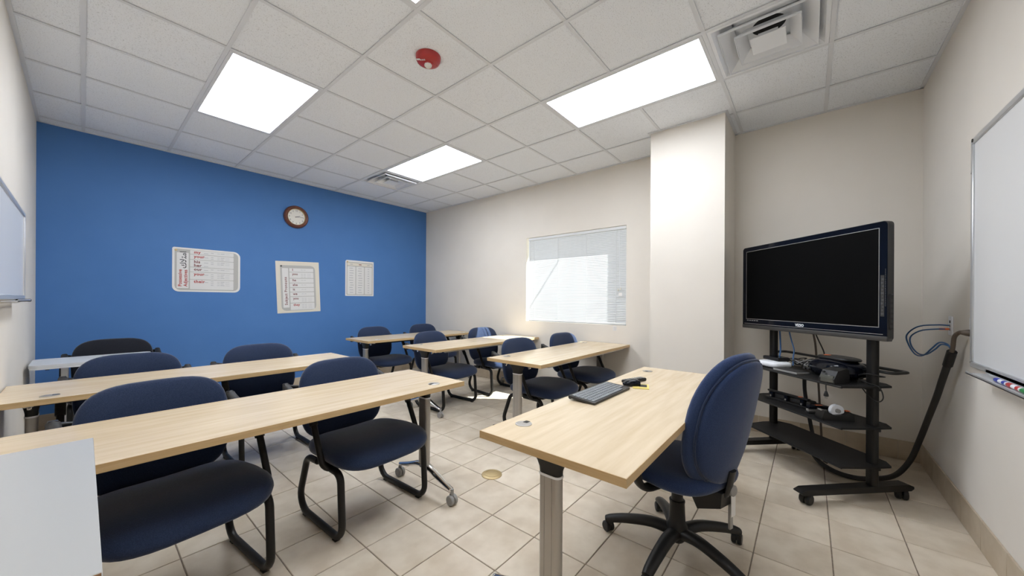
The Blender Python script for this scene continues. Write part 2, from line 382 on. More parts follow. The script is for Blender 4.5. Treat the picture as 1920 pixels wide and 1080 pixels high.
for (a, b), lab in zip(VENTS, VL):
    cx, cy = GX + (a + 0.5) * T, GY + (b + 0.5) * T
    t = thing('air_diffuser', lab, 'air vent', (cx, cy, H), 0, 'ceiling air diffusers'); h0 = T / 2 - 0.013
    def ring(bm, r0, z0, r1, z1, th=0.003):
        P = []
        for r, z in ((r0, z0), (r1, z1), (r1, z1 + th), (r0 - 0.002, z0 + th)):
            P.append([bm.verts.new((sx * r, sy * r, z)) for sx, sy in ((-1, -1), (1, -1), (1, 1), (-1, 1))])
        for k in range(4):
            A, Bq = P[k], P[(k + 1) % 4]
            for i in range(4): bm.faces.new((A[i], A[(i + 1) % 4], Bq[(i + 1) % 4], Bq[i]))
    bm = nb(); ring(bm, h0, 0.0, h0 - 0.020, 0.0); ring(bm, h0 - 0.018, 0.0, 0.18, 0.085); obj('frame', bm, 'white', t)
    for r0, z0, r1, z1 in ((0.238, -0.010, 0.165, 0.050), (0.160, -0.016, 0.105, 0.040)):
        bm = nb(); ring(bm, r0, z0, r1, z1)
        for q in ((-r0, r0, -r0 - 0.003, -r0), (-r0, r0, r0, r0 + 0.003), (-r0 - 0.003, -r0, -r0, r0), (r0, r0 + 0.003, -r0, r0)): box(bm, *q, z0 - 0.010, z0 + 0.004)
        obj('louver', bm, 'white', t)
    bm = nb(); box(bm, -0.088, 0.088, -0.088, 0.088, -0.022, -0.018); box(bm, -0.05, 0.05, -0.05, 0.05, -0.018, 0.02); obj('center_plate', bm, 'white', t)
    bm = nb(); lathe(bm, [(0.145, 0.089), (0.145, 0.20), (0.0, 0.20)]); obj('duct', bm, 'duct', t)
    bm = nb(); box(bm, -0.17, 0.17, -0.17, 0.17, 0.0862, 0.0885)
    obj('back_pan', bm, 'white', t)
    bm = nb(); lathe(bm, [(0.088, 0.084), (0.088, 0.0858)]); obj('duct_opening', bm, 'duct', t)
# fire alarm
t = thing('fire_alarm', 'red oval ceiling fire alarm with clear strobe lens', 'fire alarm', (1.497, 2.000, H + 0.006))
obj('body', lathe(nb(), [(0.084, 0.0), (0.082, -0.020), (0.074, -0.036), (0.058, -0.043), (0.0, -0.046)], 44), 'red', t)
LP = fw * 0.006 - rt * 0.002
obj('lens_seat', lathe(nb(), [(0.036, -0.040), (0.034, -0.050), (0.0, -0.051)], 24, Matrix.Translation(LP)), 'red', t)
obj('strobe_lens', lathe(nb(), [(0.027, -0.050), (0.025, -0.060), (0.016, -0.067), (0.0, -0.069)], 8, Matrix.Translation(LP)), 'lens', t, ang=20)
AM = Matrix(((rt.x, -fw.x, 0, 0), (rt.y, -fw.y, 0, 0), (0, 0, -1, 0), (0, 0, 0, 1)))
obj('sticker', box(nb(), -0.016, 0.016, -0.008, 0.008, 0.0, 0.0015, mx=AM @ Matrix.Translation((-0.058, 0.036, 0.0400)) @ Matrix.Rotation(R(25), 4, 'Z') @ Matrix.Rotation(R(-14), 4, 'Y')), 'paper', t)
text('FIRE', 0.017, 'paper', t, AM @ Matrix.Translation((-0.044, 0.030, 0.0455)) @ Matrix.Rotation(R(8), 4, 'Z'), bold=0.0004, sx=1.1)
obj('horn_ridge', tube(nb(), [AM @ Vector((0.048 + 0.012 * math.cos(q * 0.26 - 1.2) , 0.0 + 0.030 * math.sin(q * 0.26 - 1.2), 0.0432)) for q in range(10)], 0.0025, 6), 'red', t)
RX90 = Matrix.Rotation(R(90), 4, 'X')
# ================================================================== WINDOW BLIND
bx = XW + 0.022; by0, by1 = WY0 + 0.006, WY1 - 0.034
bl = thing('window_blind', 'white slatted blind filling the window', 'blind', (bx, (by0 + by1) / 2, WZ0 + 0.002)); zb = WZ0 + 0.002; hl = (by1 - by0) / 2
obj('head_rail', B(-0.016, 0.016, -hl, hl, WZ1 - 0.040 - zb, WZ1 - 0.006 - zb, bev=0.002, seg=1), 'slat', bl)
obj('bottom_rail', B(-0.013, 0.013, -hl, hl, 0.0, 0.020, bev=0.003, seg=1), 'slat', bl)
a = R(58.5); sw = 0.0135; bm = nb(); pr = []
for s, c in ((-1, 0), (-0.4, 0.0024), (0.4, 0.0024), (1, 0)):
    x = s * sw * math.cos(a) - c * math.sin(a); z = s * sw * math.sin(a) + c * math.cos(a); pr.append((x, z))
for (xa, za), (xb, zb2) in zip(pr, pr[1:]):
    v = [bm.verts.new(p) for p in ((xa, -hl, za), (xb, -hl, zb2), (xb, hl, zb2), (xa, hl, za))]; bm.faces.new(v)
bmesh.ops.remove_doubles(bm, verts=bm.verts, dist=1e-6)
sm = mesh_of('slat', bm, 'slat'); z = 0.036
while z < WZ1 - 0.050 - zb: obj('slat', sm, 'slat', bl, loc=(0, 0, z)); z += 0.0209
cy_ = (by0 + by1) / 2
for y in (3.03, 2.63, 2.20, 1.80):
    obj('ladder_cord', cyl(nb(), (-0.0135, y - cy_, 0.01), (-0.0135, y - cy_, WZ1 - 0.04 - zb), 0.0022, 6), 'slat', bl)
obj('tilt_wand', tube(nb(), [(-0.024, 3.108 - cy_, 0.30), (-0.024, 3.108 - cy_, WZ1 - 0.03 - zb)], 0.0042, 8), 'white', bl)
obj('lift_cord', tube(nb(), [(-0.022, 1.745 - cy_, 0.46), (-0.022, 1.76 - cy_, WZ1 - 0.04 - zb)], 0.0018, 6), 'white', bl)
bm = nb(); lathe(bm, [(0.003, 0.03), (0.010, 0.0), (0.003, -0.004)], 10, Matrix.Translation((-0.026, 1.735 - cy_, 0.430)))
lathe(bm, [(0.003, 0.03), (0.010, 0.0), (0.003, -0.004)], 10, Matrix.Translation((-0.026, 1.765 - cy_, 0.415))); obj('cord_tassel', bm, 'pcream', bl)
obj('warning_tag', B(-0.032, -0.031, 1.715 - cy_, 1.757 - cy_, 0.352, 0.392, bev=0), 'paper', bl)
obj('warning_tag', box(nb(), -0.0245, -0.0235, 1.782 - cy_, 1.832 - cy_, -0.068, -0.010), 'paper', bl)
bm = nb()
for k in range(4): box(bm, -0.0255, -0.0247, 1.788 - cy_, 1.826 - cy_ - 0.006 * (k % 2), -0.062 + k * 0.012, -0.059 + k * 0.012)
obj('tag_print', bm, 'pink', bl)

# ================================================================== CLOCK
t = thing('wall_clock', 'round wall clock with dark wooden rim on blue wall', 'clock', (1.905, YB, 2.392))
rim = [(0.112, 0.014), (0.114, 0.030), (0.124, 0.040), (0.138, 0.043), (0.150, 0.034), (0.157, 0.014), (0.157, 0.0)]
bm = lathe(nb(), [(0.112, 0.0)] + rim, 56, RX90, caps=False); obj('rim', bm, 'clockwood', t)
obj('gold_ring', lathe(nb(), [(0.108, 0.014), (0.108, 0.026), (0.114, 0.032), (0.116, 0.026)], 56, RX90, caps=False), 'brass', t)
fc = obj('dial', lathe(nb(), [(0.0, 0.016), (0.113, 0.016), (0.113, 0.001)][::-1], 48, RX90), 'clockface', t)
for k in range(1, 13):
    an = R(90 - 30 * k); text(str(k), 0.030, 'pdark', t, Matrix.Translation((0.088 * math.cos(an), -0.0165, 0.088 * math.sin(an) - 0.011)) @ RX90, 'CENTER', name='numeral')
def hand(an, l, w, y): return box(nb(), -0.018, l, -w, w, 0, 0.001, mx=Matrix.Translation((0, y, 0)) @ RX90 @ Matrix.Rotation(an, 4, 'Z'))
obj('minute_hand', hand(R(2), 0.082, 0.0022, -0.0190), 'pdark', t); obj('hour_hand', hand(R(22), 0.052, 0.003, -0.0175), 'pdark', t)
obj('hub', lathe(nb(), [(0.006, 0.0165), (0.006, 0.022), (0, 0.022)], 12, RX90), 'pdark', t)

# ================================================================== POSTERS
def poster(label, x0, z0, w, h, rz, r, m='paper'):
    t = thing('poster', label, 'poster', (x0, YB, z0)); t.rotation_euler = (0, rz, 0)
    obj('sheet', prism(nb(), rrect(0, w, 0, h, r), 0.001, 0.0028, RX90), m, t); return t
def cell(t, x0, x1, y0, y1, m='pcell', lv=1, r=0.006, name='print_cell'):
    return obj(name, prism(nb(), rrect(x0, x1, y0, y1, r, 3), 0.0028, 0.0028 + 0.0004 * lv, RX90), m, t)
def at(x, y, lv=3): return Matrix.Translation((x, -0.0028 - 0.0004 * lv, y)) @ RX90
def lines(t, rects, m='pink'):
    bm = nb()
    for x0, x1, y, hh in rects: prism(bm, [(x0, y), (x1, y), (x1, y + hh), (x0, y + hh)], 0.0030, 0.0040, RX90)
    obj('print_lines', bm, m, t)
random.seed(3)
p = poster('wide grey poster headed Possessive Adjectives on blue wall', 0.640, 1.318, 0.628, 0.508, 0, [0.06, 0.07, 0.02, 0.06])
cell(p, 0.020, 0.608, 0.018, 0.490, 'pgrey', 1, [0.05, 0.05, 0.02, 0.05]); cell(p, 0.038, 0.140, 0.040, 0.450, 'pcell', 2)
ROT = Matrix.Rotation(R(90), 4, 'Z')
text('Possessive', 0.044, 'pred', p, at(0.080, 0.060) @ ROT, bold=0.0012, sx=1.05); text('Adjectives', 0.044, 'pred', p, at(0.127, 0.060) @ ROT, bold=0.0012, sx=1.05)
AR = ''.join(chr(c) for c in (0xFED9, 0xFEFC, 0xFE98, 0xFEE3, 0xFE8D))
text(AR, 0.075, 'pdark', p, at(0.118, 0.270) @ ROT, bold=0.0012)
rows = [('my', 0.448, 0.478, 1), ('your', 0.386, 0.440, 2), ('his', 0.300, 0.378, 2), ('our', 0.248, 0.292, 1), ('your', 0.172, 0.240, 3), ('their', 0.092, 0.164, 3)]
ys = [(0.442, 0.486), (0.380, 0.436), (0.292, 0.374), (0.236, 0.286), (0.148, 0.230), (0.030, 0.142)]
wl = ['my', 'your', 'his\nher', 'our', 'your', 'their']; cnt = [1, 2, 2, 1, 3, 3]; L_ = []
for (a, b), w, n in zip(ys, wl, cnt):
    cell(p, 0.152, 0.560, a, b, 'pcell', 2)
    for q, ww in enumerate(w.split('\n')):
        text(ww, 0.046, 'pred' if ww in ('my', 'your', 'their') else 'pmaroon', p, at(0.186, b - 0.036 - 0.042 * q), bold=0.0015, sx=1.1)
        L_.append((0.275, 0.315, b - 0.032 - 0.042 * q, 0.006))
    for q in range(n):
        yy = b - 0.022 - 0.021 * q; L_ += [(0.340, 0.365, yy, 0.006), (0.400, 0.425, yy, 0.005), (0.432, 0.470 - 0.008 * (q % 2), yy, 0.007), (0.478, 0.520, yy, 0.003)]
lines(p, L_)
obj('pin', lathe(nb(), [(0.012, 0.0), (0.012, 0.006), (0, 0.009)], 12, Matrix.Translation((0.030, -0.003, 0.476)) @ RX90), 'brass', p)
p = poster('cream edged poster headed Subject Pronouns below the clock', 1.684, 1.043, 0.555, 0.715, R(-2.4), 0.003, 'pcream')
cell(p, 0.052, 0.500, 0.030, 0.660, 'pgrey', 1, [0.06, 0.06, 0.01, 0.06]); cell(p, 0.075, 0.150, 0.075, 0.620, 'pcell', 2)
text('Subject Pronouns', 0.047, 'pmaroon', p, at(0.128, 0.110) @ ROT, bold=0.0012, sx=1.15)
wl = ['I', 'you', 'he', 'she', 'it', 'we', 'you', 'they']; hs = [0.050, 0.078, 0.058, 0.056, 0.054, 0.056, 0.082, 0.092]; yy = 0.620; L_ = []
for w, hh in zip(wl, hs):
    cell(p, 0.164, 0.475, yy - hh, yy, 'pcell', 2); text(w, 0.044, 'pred' if w == 'they' else 'pmaroon', p, at(0.200, yy - 0.036), bold=0.0012, sx=1.05)
    for q in range(1 if hh < 0.07 else 3): L_ += [(0.310, 0.335, yy - 0.026 - 0.022 * q, 0.005), (0.345, 0.372, yy - 0.026 - 0.022 * q, 0.005)] + ([(0.39, 0.44, yy - 0.026 - 0.022 * q, 0.003)] if hh > 0.07 else [])
    yy -= hh + 0.008
lines(p, L_)
obj('pin', lathe(nb(), [(0.012, 0.0), (0.012, 0.006), (0, 0.009)], 12, Matrix.Translation((0.066, -0.003, 0.648)) @ RX90), 'pdark', p)
p = poster('white poster with three columns of words nearest the room corner', 2.603, 1.298, 0.468, 0.562, 0, [0.006, 0.006, 0.03, 0.006])
cell(p, 0.018, 0.450, 0.018, 0.535, 'pgrey', 1, 0.006); cell(p, 0.030, 0.438, 0.478, 0.522, 'pcream', 2)
for k, (a, b) in enumerate(((0.030, 0.160), (0.172, 0.302), (0.314, 0.438))):
    cell(p, a, b, 0.028, 0.466, 'pcell', 2, 0.012); c = (a + b) / 2
    lines(p, [(c - 0.022, c + 0.022, 0.494, 0.012)], 'pmaroon' if k == 1 else 'pink')
    lines(p, [(c - (0.02 + 0.018 * random.random()) * (0.4 if k == 2 else 1), c + (0.02 + 0.018 * random.random()) * (0.4 if k == 2 else 1), 0.052 + 0.038 * q, 0.010) for q in range(11)])
obj('pin', lathe(nb(), [(0.012, 0.0), (0.012, 0.006), (0, 0.009)], 12, Matrix.Translation((0.030, -0.003, 0.532)) @ RX90), 'brass', p)

# ================================================================== WHITEBOARDS
FRONT = Matrix.Rotation(R(180), 4, 'Z') @ RX90
t = thing('whiteboard', 'large aluminium framed whiteboard on the wall beside the television', 'whiteboard', (2.985, YR, 0.900)); Wb, Hb, f = 2.44, 1.19, 0.028
obj('surface', B(-Wb + f, -f, 0.002, 0.012, f, Hb - f), 'board', t)
for q in ((-Wb, 0, 0, f), (-Wb, 0, Hb - f, Hb)): obj('frame_rail', B(q[0], q[1], 0.001, 0.020, q[2], q[3], bev=0.003, seg=1), 'frame', t)
for q in ((-Wb, -Wb + f), (-f, 0)): obj('frame_rail', B(q[0], q[1], 0.001, 0.020, f, Hb - f, bev=0.003, seg=1), 'frame', t)
bm = nb(); box(bm, -Wb + 0.22, -0.225, 0.018, 0.082, -0.010, -0.006); box(bm, -Wb + 0.22, -0.225, 0.078, 0.082, -0.010, 0.002); box(bm, -Wb + 0.22, -0.225, 0.016, 0.020, -0.010, 0.016); obj('marker_tray', bm, 'frame', t)
obj('corner_screw', lathe(nb(), [(0.009, 0.02), (0.009, 0.023), (0, 0.023)], 12, Matrix.Translation((-0.030, 0.0, Hb - 0.012)) @ Matrix.Rotation(R(-90), 4, 'X')), 'soft', t)
for q in (0.02, 0.85): obj('corner_screw', lathe(nb(), [(0.004, 0.02), (0.004, 0.022), (0, 0.022)], 10, Matrix.Translation((-0.011, 0.0, Hb * q)) @ Matrix.Rotation(R(-90), 4, 'X')), 'alu', t)
def marker(label, x, cap):
    t = thing('marker', label, 'marker', (x, YR + 0.052, 0.894 + 0.0105), 0, 'dry erase markers on the tray'); mx = Matrix.Rotation(R(-90), 4, 'Y')
    obj('barrel', lathe(nb(), [(0, 0.045), (0.0088, 0.045), (0.0088, 0.112), (0.0075, 0.118), (0, 0.118)], 14, mx), 'white', t)
    obj('cap', lathe(nb(), [(0, 0.0), (0.006, 0.0), (0.0098, 0.008), (0.0098, 0.046), (0, 0.046)], 14, mx), cap, t)
    obj('color_band', lathe(nb(), [(0.0091, 0.085), (0.0091, 0.112)], 14, mx), cap, t)
marker('blue capped dry erase marker, first on the whiteboard tray', 2.510, 'mblue'); marker('red capped dry erase marker between blue and green ones', 2.385, 'mred'); marker('green capped dry erase marker on the whiteboard tray', 2.262, 'mgreen')
t = thing('eraser', 'black felt eraser at the edge beside green marker', 'eraser', (2.075, YR + 0.050, 0.894)); obj('felt', B(-0.06, 0.06, -0.022, 0.022, 0, 0.015, bev=0.003), 'soft', t); obj('grip', B(-0.062, 0.062, -0.024, 0.024, 0.015, 0.032, bev=0.006), 'blackp', t)
t = thing('whiteboard', 'small aluminium framed whiteboard at left edge on left wall', 'whiteboard', (XL, 4.315, 1.224)); Wb, Hb, f = 1.25, 0.612, 0.026
obj('surface', B(0.002, 0.012, -Wb + f, -f, f, Hb - f), 'board', t)
for q in ((-Wb, 0, 0, f), (-Wb, 0, Hb - f, Hb), (-Wb, -Wb + f, f, Hb - f), (-f, 0, f, Hb - f)): obj('frame_rail', B(0.001, 0.020, *q, bev=0.003, seg=1), 'frame', t)
bm = nb(); box(bm, 0.016, 0.072, -Wb + 0.1, -0.50, -0.012, -0.007); box(bm, 0.068, 0.072, -Wb + 0.1, -0.50, -0.012, 0.0); obj('marker_tray', bm, 'frame', t)
obj('tray_end', B(0.014, 0.074, -0.502, -0.490, -0.014, 0.002, bev=0.003, seg=1), 'soft', t)

# ================================================================== CABINET (low, at the near left)
t = thing('cabinet', 'low wooden cabinet with plain white top in bottom left corner', 'cabinet', (XL + 0.014, 0.655, 0))
cw, cd, ch = 0.289, 0.650, 0.90
obj('body', B(0, cw - 0.030, 0.004, cd - 0.004, 0.0, ch - 0.022), 'wood', t)
obj('top', B(0, cw, 0, cd, ch - 0.022, ch, bev=0.001, seg=1), 'cabtop', t); obj('edge_band', B(0.0, cw - 0.001, -0.0012, 0.0, ch - 0.022, ch - 0.001), 'wood', t)
d1 = obj('door', B(cw - 0.030, cw - 0.016, 0.010, cd / 2 - 0.002, 0.08, ch - 0.035, bev=0.001, seg=1), 'wood', t); d2 = obj('door', B(cw - 0.030, cw - 0.016, cd / 2 + 0.002, cd - 0.010, 0.08, ch - 0.035, bev=0.001, seg=1), 'wood', t)
for d_, y in ((d1, cd / 2 - 0.03), (d2, cd / 2 + 0.03)): obj('handle', tube(nb(), fillet([(cw - 0.016, y, 0.55), (cw - 0.002, y, 0.55), (cw - 0.002, y, 0.65), (cw - 0.016, y, 0.65)], 0.008), 0.004, 8), 'alu', d_)

# ================================================================== FLIP-TOP TABLES
TZ, TL, TW, TT = 0.725, 1.805, 0.588, 0.028
def make_table():
    t = thing('training_table', 'x', 'table'); hx, hy = TL / 2, TW / 2
    tp = obj('table_top', B(-hx + 0.002, hx - 0.002, -hy + 0.002, hy - 0.002, TZ - TT, TZ), 'laminate', t)
    bm = nb()
    for q in ((-hx, hx, -hy, -hy + 0.002), (-hx, hx, hy - 0.002, hy), (-hx, -hx + 0.002, -hy + 0.002, hy - 0.002), (hx - 0.002, hx, -hy + 0.002, hy - 0.002)): box(bm, *q, TZ - TT, TZ - 0.0004)
    obj('edge_band', bm, 'edge', tp)
    for s in (-1, 1):
        x, y = s * (hx - 0.170), hy - 0.085
        g = obj('grommet', lathe(nb(), [(0.0, 0.0), (0.034, 0.0), (0.034, 0.0022), (0.030, 0.0034), (0.0, 0.0034)], 28, Matrix.Translation((x, y, TZ))), 'alu', tp)
        obj('grommet_slot', B(x - s * 0.020 - 0.012, x - s * 0.020 + 0.012, y - 0.010, y + 0.010, TZ + 0.0034, TZ + 0.0040), 'blackp', tp)
        lx = s * (hx - 0.105)
        prof = rrect(-0.021, 0.021, -0.044, 0.044, 0.018, 5)
        lg = obj('leg', prism(nb(), prof, 0.165, 0.604, Matrix.Translation((lx, 0.03, 0))), 'alu', t)
        bm = nb()
        for yy in (-0.016, 0.016): box(bm, lx - 0.0216, lx + 0.0216, 0.03 + yy - 0.0012, 0.03 + yy + 0.0012, 0.17, 0.598)
        obj('groove', bm, 'alud', lg)
        bm = nb(); rg = []                                          # flared black bracket
        for z, ex, ey in ((0.604, 0.021, 0.044), (0.622, 0.022, 0.046), (0.646, 0.026, 0.056), (0.674, 0.031, 0.074), (TZ - TT, 0.036, 0.094)):
            rg.append([bm.verts.new((lx + x_, 0.03 + y_, z)) for x_, y_ in rrect(-ex, ex, -ey, ey, min(ex, ey) * 0.85, 5)])
        for a, b in zip(rg, rg[1:]):
            for i in range(len(a)): bm.faces.new((a[i], a[(i + 1) % len(a)], b[(i + 1) % len(b)], b[i]))
        bm.faces.new(rg[0][::-1]); bm.faces.new(rg[-1]); obj('bracket', bm, 'blackp', lg)
        obj('trim_ring', prism(nb(), rrect(-0.0235, 0.0235, -0.0465, 0.0465, 0.020, 5), 0.596, 0.604, Matrix.Translation((lx, 0.03, 0))), 'white', lg)
        for sy in (-1, 1):
            obj('lever', box(nb(), lx - 0.008, lx + 0.008, -0.012, 0.012, -0.022, 0.018, bev=0.003, seg=1, mx=Matrix.Translation((0, 0.03 + sy * 0.125, TZ - TT - 0.020)) @ Matrix.Rotation(sy * R(25), 4, 'X')), 'chrome', lg)
            P = smooth([(lx, 0.03 + sy * 0.012, 0.160), (lx, 0.03 + sy * 0.075, 0.150), (lx, 0.03 + sy * 0.17, 0.117), (lx, 0.03 + sy * 0.262, 0.090), (lx, 0.03 + sy * 0.275, 0.088)], 4)
            n = len(P); obj('foot', tube(nb(), P, 0.03, 12, upv=(0, 0, 1), radii=[0.030 - 0.016 * (i / (n - 1)) for i in range(n)], ry=0.02), 'chrome', lg)
            cy = 0.03 + sy * 0.275; bm = nb()
            cyl(bm, (lx, cy, 0.055), (lx, cy, 0.095), 0.010, 10)
            for w in (-1, 1): lathe(bm, [(0.010, 0.004), (0.028, 0.004), (0.030, 0.008), (0.030, 0.020), (0.026, 0.024), (0.010, 0.024)], 20, Matrix.Translation((lx, cy, 0.030)) @ Matrix.Rotation(w * R(90), 4, 'Y'))
            box(bm, lx - 0.004, lx + 0.004, cy - 0.022, cy + 0.022, 0.028, 0.062, bev=0.003, seg=1); obj('caster', bm, 'caster', lg)
        obj('rail', B(lx - 0.016, lx + 0.016, -hy + 0.05, hy - 0.05, TZ - TT - 0.014, TZ - TT, bev=0.002, seg=1), 'alu', t)
    obj('beam', B(-hx + 0.10, hx - 0.10, 0.008, 0.052, TZ - TT - 0.048, TZ - TT - 0.002, bev=0.004, seg=1), 'blackp', t)
    obj('edge_channel', B(-hx + 0.14, hx - 0.14, -hy + 0.020, -hy + 0.045, TZ - TT - 0.016, TZ - TT, bev=0.002, seg=1), 'alu', t)
    pass
    return t
TABLES = {'L1': (0.628, 1.953, 'maple training table nearest the camera on the left side'), 'L2': (0.622, 3.235, 'maple training table in the left second row before white one'),
          'R1': (3.208, 1.910, 'maple training table in front of the window, behind the keyboard desk'), 'R2': (3.200, 3.213, 'maple training table in the right middle row with sunlit end'),
          'R3': (3.140, 4.447, 'maple training table in the farthest right row by blue wall'), 'D': (1.892, 0.690, 'maple teacher desk holding a keyboard and mouse')}
tb0 = make_table()
for n, (k, (x, y, lab)) in enumerate(TABLES.items()):
    t = tb0 if n == 0 else copy_tree(tb0)
    t.location = (x, y, 0); tag(t, lab, 'desk' if k == 'D' else 'table', 'maple flip top tables')
# the pale grey table by the blue wall
t = thing('folding_table', 'pale grey topped small table with white post by blue wall', 'table', (0.074, 4.700, 0))
hx, hy = 0.340, 0.235
obj('table_top', prism(nb(), rrect(-hx, hx, -hy, hy, 0.05), 0.700, 0.722), 'greywhite', t); obj('rim', prism(nb(), rrect(-hx + 0.004, hx - 0.004, -hy + 0.004, hy - 0.004, 0.048), 0.688, 0.700), 'white', t)
for s in (-1, 1):
    lg = obj('leg', prism(nb(), rrect(-0.020, 0.020, -0.045, 0.045, 0.012), 0.03, 0.688, Matrix.Translation((s * 0.170, 0, 0))), 'white', t)
    obj('foot', B(s * 0.170 - 0.02, s * 0.170 + 0.02, -0.22, 0.22, 0.0, 0.03, bev=0.006), 'white', lg)
obj('clip', B(-0.26, -0.24, -hy + 0.02, -hy + 0.03, 0.680, 0.688), 'soft', t)

# ================================================================== SLED-BASE ARMCHAIRS
def make_chair():
    t = thing('guest_chair', 'x', 'chair')
    def fs(p):
        x, y, z = p; y2 = y - 0.048
        k = max(0, (-y - 0.10) / 0.16); w = 1.0 + 0.04 * (-y / 0.26)
        zz = z + 0.412 - 0.022 * k * k - 0.010 * (1 - min(1, (x / 0.2) ** 2)) * (1 if z > 0 else 0) - 0.02 * max(0, y / 0.26)
        return Vector((x * w, y2, zz))
    st = obj('seat', cushion(0.565, 0.570, 0.122, 3.7, 2.8, f=fs), 'navy', t, ang=80)
    def fb(p):
        x, y, z = p; v = y / 0.2325                                # y is height here
        w = 1.0 - 0.05 * max(0, v) ** 2 - 0.08 * max(0, -v) ** 2
        hgt = 0.617 + y; yy = 0.262 + 0.15 * (hgt - 0.42) - 0.55 * x * x - z
        return Vector((x * w, yy, hgt))
    obj('backrest', cushion(0.525, 0.465, 0.078, 3.9, 3.0, f=fb), 'navy', t, ang=80)
    obj('back_support', tube(nb(), fillet([(0, 0.05, 0.345), (0, 0.33, 0.345), (0, 0.36, 0.62)], 0.05), 0.026, 10, ry=0.010, upv=(0, 0, 1)), 'black', t)
    obj('seat_pan', B(-0.20, 0.20, -0.20, 0.17, 0.338, 0.372, bev=0.01), 'blackp', t)
    for s in (-1, 1):
        x = s * 0.257
        P = fillet([(x * 0.8, 0.02, 0.350), (x, -0.02, 0.350), (x, -0.228, 0.348), (x, -0.252, 0.019), (x, 0.275, 0.019), (x, 0.150, 0.338), (x, 0.02, 0.346)], [0, 0.03, 0.05, 0.075, 0.085, 0.07, 0])
        sb = obj('sled_leg', tube(nb(), P, 0.0175, 12), 'black', t)
        for yy in (-0.185, 0.165): obj('glide', B(x - 0.013, x + 0.013, yy - 0.016, yy + 0.016, 0.0, 0.006), 'soft', sb)
        x = s * 0.298
        P = fillet([(s * 0.19, -0.120, 0.350), (x, -0.135, 0.350), (x, -0.015, 0.575), (x, 0.050, 0.664), (x, 0.200, 0.668), (x, 0.352, 0.708), (s * 0.225, 0.372, 0.690)], [0, 0.07, 0.2, 0.05, 0.2, 0.03, 0])
        ar = obj('arm', tube(nb(), P, 0.0155, 10), 'black', t)
        P = fillet([(x, -0.022, 0.560), (x, 0.046, 0.666), (x, 0.200, 0.670), (x, 0.325, 0.706), (x, 0.350, 0.716)], [0, 0.055, 0.2, 0.02, 0])
        obj('arm_pad', tube(nb(), P, 0.021, 12, ry=0.018), 'soft', ar)
        obj('arm_bracket', B(x - 0.015, x + 0.015, 0.336, 0.366, 0.650, 0.731, bev=0.005), 'black', ar)
    return t
CH = [(1.083, 2.052, 2, 'navy armchair at the near left table, right one of its two'), (0.255, 2.050, 6, 'navy armchair nearest the camera beside the white topped cabinet'),
      (0.972, 3.325, 1, 'navy armchair at second left table, close to its aisle end'), (0.215, 3.318, 0, 'navy armchair at second left table, in front of grey table'),
      (0.190, 4.800, 0, 'black fabric armchair behind the pale grey table by blue wall'),
      (2.700, 4.545, 2, 'navy armchair at farthest right table, near its aisle end'), (3.545, 4.560, 0, 'navy armchair at farthest right table, nearest the room corner'),
      (2.765, 3.320, 3, 'navy armchair at the right middle table, on its aisle side'), (3.640, 3.330, -7, 'blue armchair with a sunlit stripe across its backrest'),
      (2.862, 2.020, -4, 'navy armchair at window table, on the aisle side'), (3.690, 2.005, -7, 'navy armchair below the window, nearest the wall column')]
ch0 = make_chair()
for n, (x, y, rz, lab) in enumerate(CH):
    c = ch0 if n == 0 else copy_tree(ch0)
    c.location = (x, y, 0); c.rotation_euler = (0, 0, R(rz)); tag(c, lab, 'chair', 'blue sled base armchairs')
    if n == 4:
        for q in c.children:
            if q.name.split('.')[0] in ('seat', 'backrest'): q.data = q.data.copy(); q.data.materials[0] = M['blackfab']

# ================================================================== TEACHER'S SWIVEL CHAIR
t = thing('swivel_chair', 'blue five star swivel chair pushed under the teacher desk', 'chair', (1.885, 0.497, 0), R(161))
wl_ = R(-161)
bm = nb(); lathe(bm, [(0.0, 0.052), (0.030, 0.052), (0.048, 0.075), (0.050, 0.125), (0.038, 0.150), (0.034, 0.240), (0.036, 0.244), (0.036, 0.252), (0.027, 0.254), (0.025, 0.31), (0, 0.31)], 24); obj('column', bm, 'blackp', t)
obj('gas_lift', cyl(nb(), (0, 0, 0.30), (0, 0, 0.37), 0.014, 14), 'chrome', t)
for k in range(5):
    an = R(103 - 72 * k) + wl_; d = Vector((math.cos(an), math.sin(an), 0)); e = Vector((-d.y, d.x, 0))
    P = smooth([d * 0.02 + Vector((0, 0, 0.098)), d * 0.12 + Vector((0, 0, 0.110)), d * 0.24 + Vector((0, 0, 0.092)), d * 0.315 + Vector((0, 0, 0.072)), d * 0.345 + Vector((0, 0, 0.060))], 4); n = len(P)
    lg = obj('leg', tube(nb(), P, 0.03, 12, radii=[0.034 - 0.012 * i / (n - 1) for i in range(n)], ry=0.024), 'blackp', t)
    bm = nb(); c = d * 0.335; a2 = an + R(50 + 40 * k); q = Vector((math.cos(a2), math.sin(a2), 0))
    for w in (-1, 1): lathe(bm, [(0.006, 0.003), (0.024, 0.003), (0.027, 0.007), (0.027, 0.018), (0.022, 0.023), (0.006, 0.023)], 18, Matrix.Translation((c.x, c.y, 0.027)) @ Matrix.Rotation(a2, 4, 'Z') @ Matrix.Rotation(w * R(90), 4, 'Y'))
    lathe(bm, [(0.022, 0.028), (0.022, 0.045), (0.010, 0.06), (0, 0.06)], 14, Matrix.Translation((c.x, c.y, 0))); obj('caster', bm, 'blackp', lg)
def fs(p):
    x, y, z = p; k = max(0, (-y - 0.10) / 0.15)
    return Vector((x, y - 0.01, z + 0.425 - 0.03 * k * k + 0.04 * max(0, abs(x) - 0.15)))
obj('seat', cushion(0.50, 0.48, 0.105, 3.0, 2.8, f=fs), 'navy2', t, ang=80)
